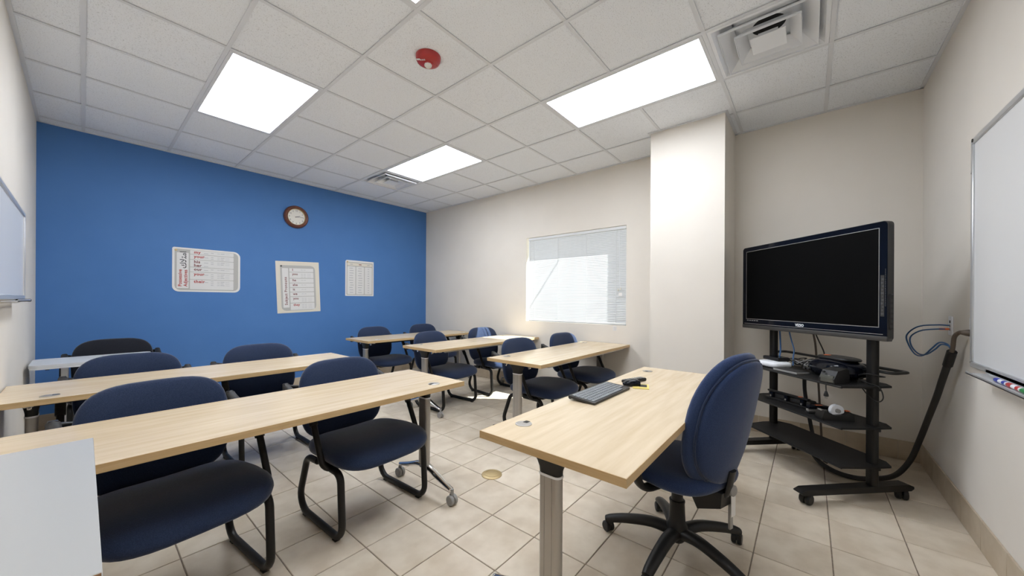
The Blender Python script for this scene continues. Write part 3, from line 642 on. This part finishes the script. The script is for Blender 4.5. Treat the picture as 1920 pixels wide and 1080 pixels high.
def fo(dy, sc):
    def fb(p):
        x, y, z = p; v = y / 0.308; w = sc * (1.0 - 0.10 * max(0, v) ** 2 - 0.20 * max(0, -v) ** 2)
        hg = 0.708 + y * sc; yy = 0.182 + dy + 0.20 * (hg - 0.45) + 0.05 * max(0, hg - 0.8) - 0.9 * x * x - z
        return Vector((x * w, yy, hg))
    return fb
bk = obj('backrest', cushion(0.45, 0.615, 0.090, 2.7, 2.6, f=fo(0.0, 1.0)), 'navy2', t, ang=80)
obj('back_panel', cushion(0.45, 0.615, 0.060, 2.6, 3.2, f=fo(0.040, 0.90)), 'navy2', bk, ang=80)
F = fo(0.036, 0.915); ring_ = []
for i in range(48):
    th = 2 * math.pi * i / 48; spw = lambda c: math.copysign(abs(c) ** (2 / 2.6), c); ring_.append(F(Vector((spw(math.cos(th)) * 0.225, spw(math.sin(th)) * 0.3075, 0))))
obj('piping', tube(nb(), ring_, 0.005, 8, closed=True), 'navy', bk)
obj('mechanism', B(-0.075, 0.075, -0.09, 0.13, 0.345, 0.378, bev=0.008), 'blackp', t)
obj('back_bracket', tube(nb(), fillet([(0, 0.09, 0.362), (0, 0.235, 0.362), (0, 0.262, 0.50)], 0.05), 0.024, 10, ry=0.010), 'blackp', t)
obj('control_box', prism(nb(), [(0.13, 0.285), (0.235, 0.335), (0.24, 0.400), (0.10, 0.400), (0.08, 0.37)], -0.045, 0.045, Matrix(((0, 0, 1, 0), (1, 0, 0, 0), (0, 1, 0, 0), (0, 0, 0, 1)))), 'blackp', t)
obj('tilt_lever', B(-0.045, -0.020, 0.232, 0.242, 0.225, 0.335, bev=0.002, seg=1), 'caster', t)
obj('paper_tag', B(-0.052, -0.018, 0.246, 0.248, 0.285, 0.385), 'paper', t)
obj('knob', lathe(nb(), [(0, 0), (0.022, 0), (0.024, 0.006), (0.024, 0.026), (0.018, 0.03), (0, 0.03)], 18, Matrix.Translation((-0.02, 0.232, 0.405)) @ Matrix.Rotation(R(-90), 4, 'X')), 'caster', t)
for s in (-1, 1):
    ar = obj('arm', tube(nb(), fillet([(s * 0.10, 0.01, 0.372), (s * 0.285, 0.0, 0.374), (s * 0.300, -0.03, 0.60), (s * 0.30, 0.02, 0.645)], [0, 0.07, 0.05, 0]), 0.030, 12, ry=0.016), 'blackp', t)
    obj('arm_pad', B(s * 0.30 - 0.032, s * 0.30 + 0.032, -0.13, 0.12, 0.645, 0.672, bev=0.010), 'soft', ar)

# ================================================================== DESK ITEMS
def on_desk(x, y): return (x, y, TZ)
t = thing('keyboard', 'slim black wireless keyboard on the teacher desk', 'keyboard', (1.803, 0.868, TZ + 0.0), R(-1)); kw, kd = 0.43, 0.150
mxk = Matrix.Translation((0, 0, 0.006)) @ Matrix.Rotation(R(4.5), 4, 'X')
obj('body', box(nb(), -kw / 2, kw / 2, -kd / 2, kd / 2, 0.0, 0.013, bev=0.004, mx=mxk), 'kbd', t); bm = nb()
for r_ in range(6):
    x = -kw / 2 + 0.010; n = 0; y0 = kd / 2 - 0.012 - (r_ + 1) * 0.0215
    if r_ == 5: ws = [0.024, 0.018, 0.018, 0.018, 0.104, 0.018, 0.018, 0.018]
    else: ws = [0.017 + 0.004 * ((r_ + k) % 5 == 0) for k in range(15)]
    for w in ws + [0.018, 0.018, 0.018, 0.018]:
        if x + w > kw / 2 - 0.008: break
        box(bm, x, x + w, y0, y0 + 0.0185, 0.013, 0.0165, mx=mxk); x += w + 0.0028
o = obj('keys', bm, 'key', t); o['kind'] = 'stuff'
obj('battery_bar', tube(nb(), [mxk @ Vector((-kw / 2 + 0.005, kd / 2 - 0.008, 0.002)), mxk @ Vector((kw / 2 - 0.005, kd / 2 - 0.008, 0.002))], 0.0085, 10), 'kbd', t)
t = thing('notepad', 'yellow edged small note card under the mouse', 'notepad', (2.120, 0.765, TZ), R(20))
obj('card', B(-0.06, 0.06, -0.045, 0.045, 0.0, 0.004), 'yellow', t); obj('print_patch', B(-0.02, 0.045, -0.034, 0.010, 0.004, 0.0045), 'soft', t)
t = thing('mouse', 'black computer mouse on a yellow note card', 'mouse', (2.105, 0.815, TZ + 0.0045), R(30))
def fm(p): return Vector((p.x, p.y, max(0, p.z + 0.008) * (1 - 0.25 * (p.y / 0.05)) ))
obj('shell', cushion(0.062, 0.105, 0.052, 2.4, 2.2, 28, 12, f=fm), 'gloss', t, ang=80); obj('wheel', lathe(nb(), [(0.008, -0.003), (0.009, 0), (0.008, 0.003)], 14, Matrix.Translation((0, -0.030, 0.028)) @ Matrix.Rotation(R(90), 4, 'Y')), 'caster', t)
t = thing('remote_control', 'black remote control lying behind the mouse', 'remote', (2.225, 0.845, TZ), R(70)); obj('body', B(-0.024, 0.024, -0.09, 0.09, 0, 0.020, bev=0.007), 'blackp', t); bm = nb()
for i in range(3):
    for j in range(7): box(bm, -0.016 + i * 0.012, -0.008 + i * 0.012, -0.072 + j * 0.021, -0.060 + j * 0.021, 0.020, 0.0222)
o = obj('buttons', bm, 'caster', t); o['kind'] = 'stuff'
# floor cover
t = thing('floor_box_cover', 'round brass floor outlet cover in the aisle', 'floor cover', (1.853, 1.720, 0.0))
obj('plate', lathe(nb(), [(0, 0), (0.072, 0), (0.072, 0.004), (0.066, 0.008), (0, 0.008)], 40), 'brass', t); obj('inner_ring', lathe(nb(), [(0.046, 0.008), (0.046, 0.0095), (0.050, 0.0095), (0.050, 0.008)], 36, caps=False), 'brass', t)
for k in ('L1', 'L2', 'R3'):
    for o in C.objects:
        if o.get('label') == TABLES[k][2]: o.rotation_euler = (0, 0, math.pi)

# ================================================================== TELEVISION CART
cart = thing('tv_cart', 'black rolling cart with three shelves under the television', 'cart', (3.414, -0.043, 0), R(45))
CM = Matrix.Translation((3.414, -0.043, 0)) @ Matrix.Rotation(R(45), 4, 'Z')
def cthing(name, label, cat, x, y, z, rz=0, group=None):
    p = CM @ Vector((x, y, z)); return thing(name, label, cat, p, R(45) + rz, group)
for s in (-1, 1):
    x = s * 0.375
    po = obj('post', prism(nb(), rrect(-0.027, 0.027, -0.024, 0.024, 0.018, 5), 0.095, 1.50, Matrix.Translation((x, 0, 0))), 'black', cart)
    ft = obj('foot', prism(nb(), [(-0.255, 0.074), (-0.235, 0.062), (0.485, 0.062), (0.503, 0.074), (0.503, 0.080), (0.47, 0.096), (-0.22, 0.102), (-0.255, 0.088)], x - 0.030, x + 0.030, Matrix(((0, 0, 1, 0), (1, 0, 0, 0), (0, 1, 0, 0), (0, 0, 0, 1)))), 'black', cart)
    for yy, br in ((-0.205, 0), (0.445, 1)):
        bm = nb(); mxw = Matrix.Translation((x, yy, 0.032)) @ Matrix.Rotation(R(20 if br else 50), 4, 'Z')
        for w in (-1, 1): lathe(bm, [(0.008, 0.004), (0.029, 0.004), (0.032, 0.008), (0.032, 0.022), (0.027, 0.028), (0.008, 0.028)], 20, mxw @ Matrix.Rotation(w * R(90), 4, 'Y'))
        cyl(bm, (x, yy, 0.03), (x, yy, 0.064), 0.010, 10)
        if br: box(bm, -0.012, 0.012, -0.055, -0.020, 0.006, 0.012, mx=mxw)
        obj('caster', bm, 'blackp', ft)
for z in (0.722, 0.470, 0.232):
    sh = obj('shelf', prism(nb(), [(-0.36, -0.115), (0.33, -0.115), (0.405, -0.07), (0.405, 0.07), (0.365, 0.245), (-0.405, 0.245), (-0.425, 0.085), (-0.425, -0.07)], z - 0.012, z), 'shelf', cart)
    obj('front_lip', tube(nb(), [(0.365, 0.243, z - 0.007), (-0.405, 0.243, z - 0.007)], 0.008, 8), 'black', sh)
    for s in (-1, 1): obj('collar', prism(nb(), rrect(-0.034, 0.034, -0.032, 0.032, 0.020, 4), z - 0.034, z - 0.012, Matrix.Translation((s * 0.375, 0, 0))), 'black', sh)
obj('rear_hoop', tube(nb(), fillet([(-0.375, -0.02, 0.808), (-0.47, -0.02, 0.808), (-0.47, -0.125, 0.812), (0.40, -0.125, 0.820), (0.40, 0.0, 0.815)], 0.03), 0.016, 10, ry=0.009), 'black', cart)
obj('mount_bar', B(-0.40, 0.40, 0.020, 0.034, 1.18, 1.26), 'black', cart); obj('mount_bar', B(-0.40, 0.40, 0.020, 0.034, 1.42, 1.48), 'black', cart)
# television
tv = cthing('television', 'large black flat screen television on the rolling cart', 'television', 0.022, 0.034, 1.012)
w, h = 0.562, 0.692; prm = Matrix(((-1, 0, 0, 0), (0, 0, 1, 0), (0, 1, 0, 0), (0, 0, 0, 1)))
bm = prism(nb(), rrect(-w, w, 0, h, 0.022, 6), 0.040, 0.078, prm); obj('bezel', bm, 'gloss', tv)
obj('back_shell', prism(nb(), rrect(-w + 0.04, w - 0.04, 0.03, h - 0.03, 0.03, 5), 0.0, 0.042, prm), 'blackp', tv)
bm = nb(); a_, b_ = rrect(-w - 0.003, w + 0.003, -0.003, h + 0.003, 0.024, 6), rrect(-w + 0.004, w - 0.004, 0.004, h - 0.004, 0.019, 6)
for z0, z1 in ((0.038, 0.076),):
    va = [[bm.verts.new(prm @ Vector((p[0], p[1], z))) for p in a_] for z in (z0, z1)]; vb = [[bm.verts.new(prm @ Vector((p[0], p[1], z))) for p in b_] for z in (z0, z1)]
    n = len(a_)
    for i in range(n):
        j = (i + 1) % n; bm.faces.new((va[0][i], va[0][j], va[1][j], va[1][i])); bm.faces.new((vb[0][i], vb[1][i], vb[1][j], vb[0][j])); bm.faces.new((va[1][i], va[1][j], vb[1][j], vb[1][i]))
obj('outer_rim', bm, 'caster', tv).data.materials[0] = M['soft']
obj('screen', prism(nb(), rrect(-w + 0.042, w - 0.042, 0.078, h - 0.035, 0.002, 2), 0.078, 0.0788, prm), 'screen', tv)
bm = nb(); x0, x1, z0, z1 = -w + 0.040, w - 0.040, 0.074, h - 0.033
for q in ((x0, x1, z0, z0 + 0.004), (x0, x1, z1 - 0.003, z1), (x0, x0 + 0.003, z0, z1), (x1 - 0.003, x1, z0, z1)): box(bm, q[0], q[1], 0.078, 0.0795, q[2], q[3])
obj('screen_trim', bm, 'alu', tv)
obj('speaker_bar', B(-w - 0.002, w + 0.002, 0.042, 0.082, -0.004, 0.026, bev=0.005), 'tvgrey', tv)
obj('lower_trim', B(-w + 0.02, w - 0.02, 0.0775, 0.0795, 0.034, 0.037), 'alu', tv)
obj('side_buttons', B(-w - 0.009, -w, 0.046, 0.072, 0.065, 0.27, bev=0.003, seg=1), 'blackp', tv); bm = nb()
for k in range(6): box(bm, -w - 0.011, -w - 0.008, 0.050, 0.068, 0.075 + k * 0.03, 0.092 + k * 0.03)
obj('button', bm, 'soft', tv)
TVT = Matrix.Rotation(R(180), 4, 'Z') @ RX90
text('VIZIO', 0.026, 'white', tv, Matrix.Translation((0.0, 0.0785, 0.044)) @ TVT, 'CENTER', bold=0.0012, sx=1.05)
bm = nb()
for k in range(5): box(bm, w - 0.050 - 0.026 * k - 0.018, w - 0.050 - 0.026 * k, 0.0782, 0.0790, 0.060, 0.066)
obj('front_print', bm, 'caster', tv)
bm = nb(); box(bm, -w + 0.014, -w + 0.034, 0.0780, 0.0786, 0.14, 0.38); obj('side_sticker', bm, 'soft', tv); bm = nb(); random.seed(5)
for k in range(11): box(bm, -w + 0.017 + 0.003 * (k % 2), -w + 0.031 - 0.003 * (k % 3), 0.0786, 0.0790, 0.15 + k * 0.020, 0.15 + k * 0.020 + 0.012)
for k in range(22): box(bm, -w + 0.006, -w + 0.010, 0.0780, 0.0787, 0.20 + k * 0.010, 0.206 + k * 0.010)
obj('sticker_print', bm, 'print_dim', tv)
# things on the top shelf (z 0.722)
Z1, Z2 = 0.722, 0.470
t = cthing('router', 'white rounded network box on the cart top shelf', 'router', 0.235, 0.120, Z1)
obj('body', cushion(0.20, 0.17, 0.050, 4, 3.5, 36, 10, f=lambda p: p + Vector((0, 0, 0.025))), 'white', t, ang=70)
for x in (0.05, 0.025): obj('port', B(x, x + 0.014, 0.080, 0.0865, 0.014, 0.022), 'soft', t)
t = cthing('media_box', 'small black box stacked on the white router', 'media box', 0.255, 0.085, Z1 + 0.0505); obj('body', B(-0.075, 0.075, -0.05, 0.05, 0, 0.026, bev=0.004), 'blackp', t); obj('top_plate', B(-0.068, 0.068, -0.044, 0.044, 0.026, 0.028), 'gloss', t)
t = cthing('external_drive', 'flat dark grey case lying between router and punch', 'drive', 0.030, 0.170, Z1, R(4)); obj('case', B(-0.095, 0.095, -0.055, 0.055, 0, 0.014, bev=0.003), 'caster', t); obj('lid', B(-0.092, 0.092, -0.052, 0.052, 0.014, 0.017, bev=0.001, seg=1), 'soft', t)
t = cthing('cable_bundle', 'tangle of black and grey cables on the top shelf', 'cables', 0.110, 0.000, Z1 + 0.004); random.seed(11)
for k in range(8):
    x, y = random.uniform(-0.11, 0.02), random.uniform(-0.05, 0.03); P = []
    for i in range(9): P.append((x + 0.05 * math.cos(i * 1.25 + k) + 0.012 * i, y + 0.035 * math.sin(i * 1.25 + k), 0.008 + 0.045 * abs(math.sin(i * 0.7 + k * 0.9)) + 0.004 * k))
    obj('cable', tube(nb(), smooth(P, 5), 0.0035, 6), ('soft', 'blackp', 'caster', 'blackp')[k % 4], t)
t = cthing('heavy_duty_punch', 'big glossy black rounded machine with orange sticker on cart', 'office machine', -0.160, 0.028, Z1, R(-4))
def fh(p): return Vector((p.x, p.y * (1.0 - 0.25 * (p.x / 0.16)), max(0, (p.z + 0.064)) * (1 - 0.20 * max(0, p.x / 0.16) ** 2)))
bd = obj('body', cushion(0.34, 0.21, 0.140, 2.8, 2.6, 40, 14, f=fh), 'gloss', t, ang=70)
obj('upper_lid', cushion(0.25, 0.15, 0.030, 3, 3, 32, 8, f=lambda p: p + Vector((-0.02, -0.012, 0.134))), 'blackp', t, ang=70)
obj('sticker', lathe(nb(), [(0, 0.1482), (0.020, 0.1482), (0.020, 0.150), (0, 0.150)], 16, Matrix.Translation((0.03, 0.02, 0))), 'orange', t)
for x in (0.142, 0.110): obj('knob', lathe(nb(), [(0, 0), (0.012, 0), (0.010, 0.012), (0, 0.014)], 12, Matrix.Translation((x, 0.078, 0.040)) @ Matrix.Rotation(R(-90), 4, 'X')), 'soft', t)
t = cthing('pencil_sharpener', 'small black electric pencil sharpener with smoky window', 'sharpener', -0.300, 0.175, Z1, R(12))
obj('body', prism(nb(), [(-0.075, 0.0), (0.062, 0.0), (0.066, 0.02), (0.058, 0.082), (0.035, 0.092), (-0.045, 0.078), (-0.078, 0.03)], -0.042, 0.042, Matrix(((0, 0, -1, 0), (-1, 0, 0, 0), (0, 1, 0, 0), (0, 0, 0, 1))) @ Matrix.Rotation(0, 4, 'Z')), 'blackp', t)
obj('window', B(-0.036, 0.036, 0.055, 0.0785, 0.006, 0.050, bev=0.004), 'clear', t); obj('pencil_hole', lathe(nb(), [(0, 0), (0.006, 0), (0.006, 0.012), (0, 0.012)], 12, Matrix.Translation((0.02, 0.064, 0.068)) @ Matrix.Rotation(R(-90), 4, 'X')), 'duct', t)
# things on the middle shelf
t = cthing('hole_punch', 'long black three hole punch on middle cart shelf', 'hole punch', 0.120, 0.085, Z2, R(6)); t.scale = (1.06, 1.15, 1.2); obj('base', B(-0.165, 0.165, -0.045, 0.045, 0, 0.012, bev=0.003), 'blackp', t)
obj('body', B(-0.155, 0.155, -0.030, 0.022, 0.012, 0.045, bev=0.006), 'soft', t); obj('bar', B(-0.150, 0.150, 0.010, 0.036, 0.047, 0.058, bev=0.003), 'blackp', t)
for x in (-0.115, 0.0, 0.115): obj('punch_head', B(x - 0.014, x + 0.014, 0.012, 0.042, 0.012, 0.046, bev=0.003), 'gloss', t)
bm = nb()
for x in (-0.115, 0.0, 0.115): cyl(bm, (x, 0.0425, 0.022), (x, 0.0455, 0.022), 0.006, 10)
obj('pin', bm, 'alu', t); obj('sticker', lathe(nb(), [(0, 0.058), (0.013, 0.058), (0.013, 0.0592), (0, 0.0592)], 14, Matrix.Translation((-0.09, 0.022, 0))), 'orange', t)
t = cthing('stapler', 'small black stapler between hole punch and tape dispenser', 'stapler', -0.135, 0.130, Z2, R(78)); obj('base', B(-0.065, 0.065, -0.020, 0.020, 0, 0.010, bev=0.003), 'blackp', t)
obj('magazine', B(-0.055, 0.062, -0.012, 0.012, 0.014, 0.030, bev=0.002), 'alu', t); obj('arm', box(nb(), -0.062, 0.062, -0.017, 0.017, 0.032, 0.056, bev=0.007), 'gloss', t); obj('sticker', B(-0.03, 0.01, -0.008, 0.008, 0.056, 0.057), 'orange', t)
t = cthing('tape_dispenser', 'black tape dispenser with white tape roll on middle shelf', 'tape dispenser', -0.262, 0.130, Z2, R(75)); t.scale = (1.15, 1.15, 1.15)
mxt = Matrix(((0, 1, 0, 0), (0, 0, 1, 0), (1, 0, 0, 0), (0, 0, 0, 1)))
mside = Matrix(((1, 0, 0, 0), (0, 0, 1, 0), (0, 1, 0, 0), (0, 0, 0, 1)))
obj('base', prism(nb(), [(-0.075, 0), (0.08, 0), (0.085, 0.012), (0.072, 0.055), (0.055, 0.048), (0.02, 0.030), (-0.02, 0.034), (-0.055, 0.052), (-0.072, 0.040)], -0.032, 0.032, mside), 'blackp', t)
obj('tape_roll', lathe(nb(), [(0.012, -0.011), (0.033, -0.011), (0.033, 0.011), (0.012, 0.011), (0.012, -0.011)], 26, caps=False, mx= Matrix.Translation((-0.004, 0, 0.052)) @ RX90), 'white', t); obj('hub', lathe(nb(), [(0, -0.020), (0.0115, -0.020), (0.0115, 0.020), (0, 0.020)], 14, Matrix.Translation((-0.004, 0, 0.052)) @ RX90), 'caster', t)
obj('cutter', B(0.068, 0.080, -0.014, 0.014, 0.050, 0.056), 'alu', t); obj('sticker', B(-0.066, -0.046, -0.012, 0.012, 0.050, 0.0535), 'orange', t)
# ---- cart cables
def cable(name, label, pts, r, m, cat='cable', n=6, local=True, group=None, seg=8):
    P = [(CM @ Vector(p)) if local else Vector(p) for p in pts]; o = obj(name, tube(nb(), smooth(P, n), r, seg), m); return tag(o, label, cat, group)
cable('power_cable', 'brown cable hanging behind the cart from the television', [(0.15, -0.10, 1.10), (0.155, -0.15, 0.92), (0.15, -0.16, 0.75), (0.135, -0.16, 0.60), (0.12, -0.165, 0.30), (0.115, -0.18, 0.05), (0.10, -0.20, 0.008)], 0.007, 'brown_cable')
cable('signal_cable', 'thin black cable running down behind the punch machine', [(0.085, -0.05, 1.06), (0.07, -0.09, 0.95), (0.035, -0.10, 0.86), (0.01, -0.07, 0.80), (-0.02, -0.08, 0.74)], 0.0045, 'blackp')
cable('network_cable', 'blue cable strapped along the left cart post', [(0.325, -0.005, 1.03), (0.322, -0.01, 0.92), (0.320, -0.01, 0.83), (0.30, 0.02, 0.775), (0.27, 0.025, 0.755)], 0.006, 'blue_cable')
cable('network_cable', 'blue cable slanting from television to the white router', [(0.270, -0.03, 1.04), (0.245, -0.03, 0.95), (0.205, -0.02, 0.86), (0.19, 0.0, 0.80), (0.17, 0.02, 0.742)], 0.005, 'blue_cable')
cable('power_strip_cable', 'wide black cable hanging below the shelves to the floor', [(0.250, -0.15, 0.735), (0.247, -0.152, 0.68), (0.245, -0.152, 0.55), (0.225, -0.152, 0.42), (0.19, -0.150, 0.28), (0.165, -0.15, 0.17), (0.165, -0.16, 0.085)], 0.013, 'soft')
dp = cable('hanging_plug', 'short black plug dangling under the top cart shelf', [(-0.315, 0.222, 0.726), (-0.319, 0.250, 0.727), (-0.322, 0.261, 0.712), (-0.322, 0.260, 0.675)], 0.003, 'blackp', 'plug')
pl = obj('plug_body', lathe(nb(), [(0, 0.675), (0.006, 0.672), (0.013, 0.650), (0.013, 0.640), (0, 0.640)], 12, CM @ Matrix.Translation((-0.322, 0.260, 0))), 'blackp', dp); obj('prong', box(box(nb(), -0.328, -0.326, 0.256, 0.264, 0.625, 0.640, mx=CM), -0.318, -0.316, 0.256, 0.264, 0.625, 0.640, mx=CM), 'alu', dp)
cable('post_wire', 'thin black wire wrapped around the right cart post', [(-0.31, 0.02, 0.760), (-0.335, 0.045, 0.775), (-0.38, 0.042, 0.79), (-0.425, 0.01, 0.785), (-0.41, -0.042, 0.775), (-0.36, -0.04, 0.765), (-0.325, 0.035, 0.750), (-0.38, 0.045, 0.735), (-0.435, 0.03, 0.72), (-0.45, 0.02, 0.66), (-0.43, 0.03, 0.63), (-0.38, 0.04, 0.66), (-0.33, 0.05, 0.73)], 0.0032, 'blackp')
# ---- wall plates, plugs and the sleeved cable on the whiteboard wall
def plate(label, x, z, slot):
    t = thing('wall_plate', label, 'wall plate', (x, YR, z)); obj('cover', B(-0.036, 0.036, 0.0005, 0.007, -0.058, 0.058, bev=0.002, seg=1), 'white', t); return t
t = plate('white network wall plate with blue cables plugged in', 3.392, 1.093, 1)
for z in (0.025, 0.0, -0.022): obj('jack', B(-0.010, 0.010, 0.006, 0.0085, z - 0.008, z + 0.008), 'soft' if z > 0 else 'caster', t)
t = plate('white power outlet plate half hidden by the whiteboard edge', 3.015, 1.095, 0)
for z in (0.022, -0.022): obj('socket', lathe(nb(), [(0, 0.006), (0.016, 0.006), (0.016, 0.009), (0, 0.009)], 18, Matrix.Translation((0, 0, z)) @ Matrix.Rotation(R(-90), 4, 'X')), 'white', t)
yw = YR
cable('network_cable', 'upper blue network cable looping from the wall plate', [(3.392, yw + 0.010, 1.095), (3.395, yw + 0.06, 1.096), (3.44, yw + 0.13, 1.080), (3.50, yw + 0.17, 1.02), (3.515, yw + 0.16, 0.955), (3.45, yw + 0.14, 0.900), (3.36, yw + 0.12, 0.905), (3.27, yw + 0.10, 0.96), (3.22, yw + 0.08, 1.000), (3.165, yw + 0.06, 0.995), (3.135, yw + 0.05, 0.960)], 0.0042, 'blue_cable', local=False)
o = cable('network_cable', 'lower blue network cable with orange plug at wall plate', [(3.392, yw + 0.010, 1.073), (3.395, yw + 0.06, 1.070), (3.43, yw + 0.12, 1.055), (3.485, yw + 0.155, 1.01), (3.50, yw + 0.15, 0.950), (3.44, yw + 0.13, 0.908), (3.355, yw + 0.11, 0.912), (3.26, yw + 0.09, 0.955), (3.21, yw + 0.075, 0.990), (3.155, yw + 0.055, 0.985), (3.130, yw + 0.048, 0.955)], 0.0042, 'blue_cable', local=False)
obj('plug', cyl(nb(), (3.392, yw + 0.010, 1.073), (3.396, yw + 0.05, 1.071), 0.006, 8), 'orange', o)
o = cable('sleeved_cable', 'thick black sleeved cable running from floor up to outlet', [(3.715, -0.010, 0.075), (3.60, -0.06, 0.024), (3.46, -0.145, 0.019), (3.425, -0.25, 0.019), (3.50, -0.36, 0.018), (3.63, -0.47, 0.03), (3.745, -0.555, 0.115), (3.725, -0.595, 0.27), (3.56, -0.612, 0.49), (3.40, -0.615, 0.65), (3.29, -0.618, 0.78), (3.20, -0.620, 0.88), (3.135, -0.622, 0.955)], 0.016, 'soft', local=False, seg=12)
obj('sleeve_tape', tube(nb(), [(3.205, -0.620, 0.872), (3.134, -0.622, 0.957)], 0.021, 12), 'blackp', o)
obj('cord', tube(nb(), smooth([(3.140, -0.622, 0.950), (3.118, -0.622, 0.985), (3.090, -0.622, 1.045), (3.045, -0.630, 1.072), (3.022, -0.640, 1.074)], 6), 0.010, 10), 'brown_cable', o)
obj('plug', tube(nb(), [(3.045, -0.632, 1.073), (3.022, -0.640, 1.073), (3.017, -0.655, 1.073), (3.015, -0.6625, 1.073)], 0.012, 12, radii=[0.010, 0.014, 0.018, 0.018]), 'brown_cable', o)
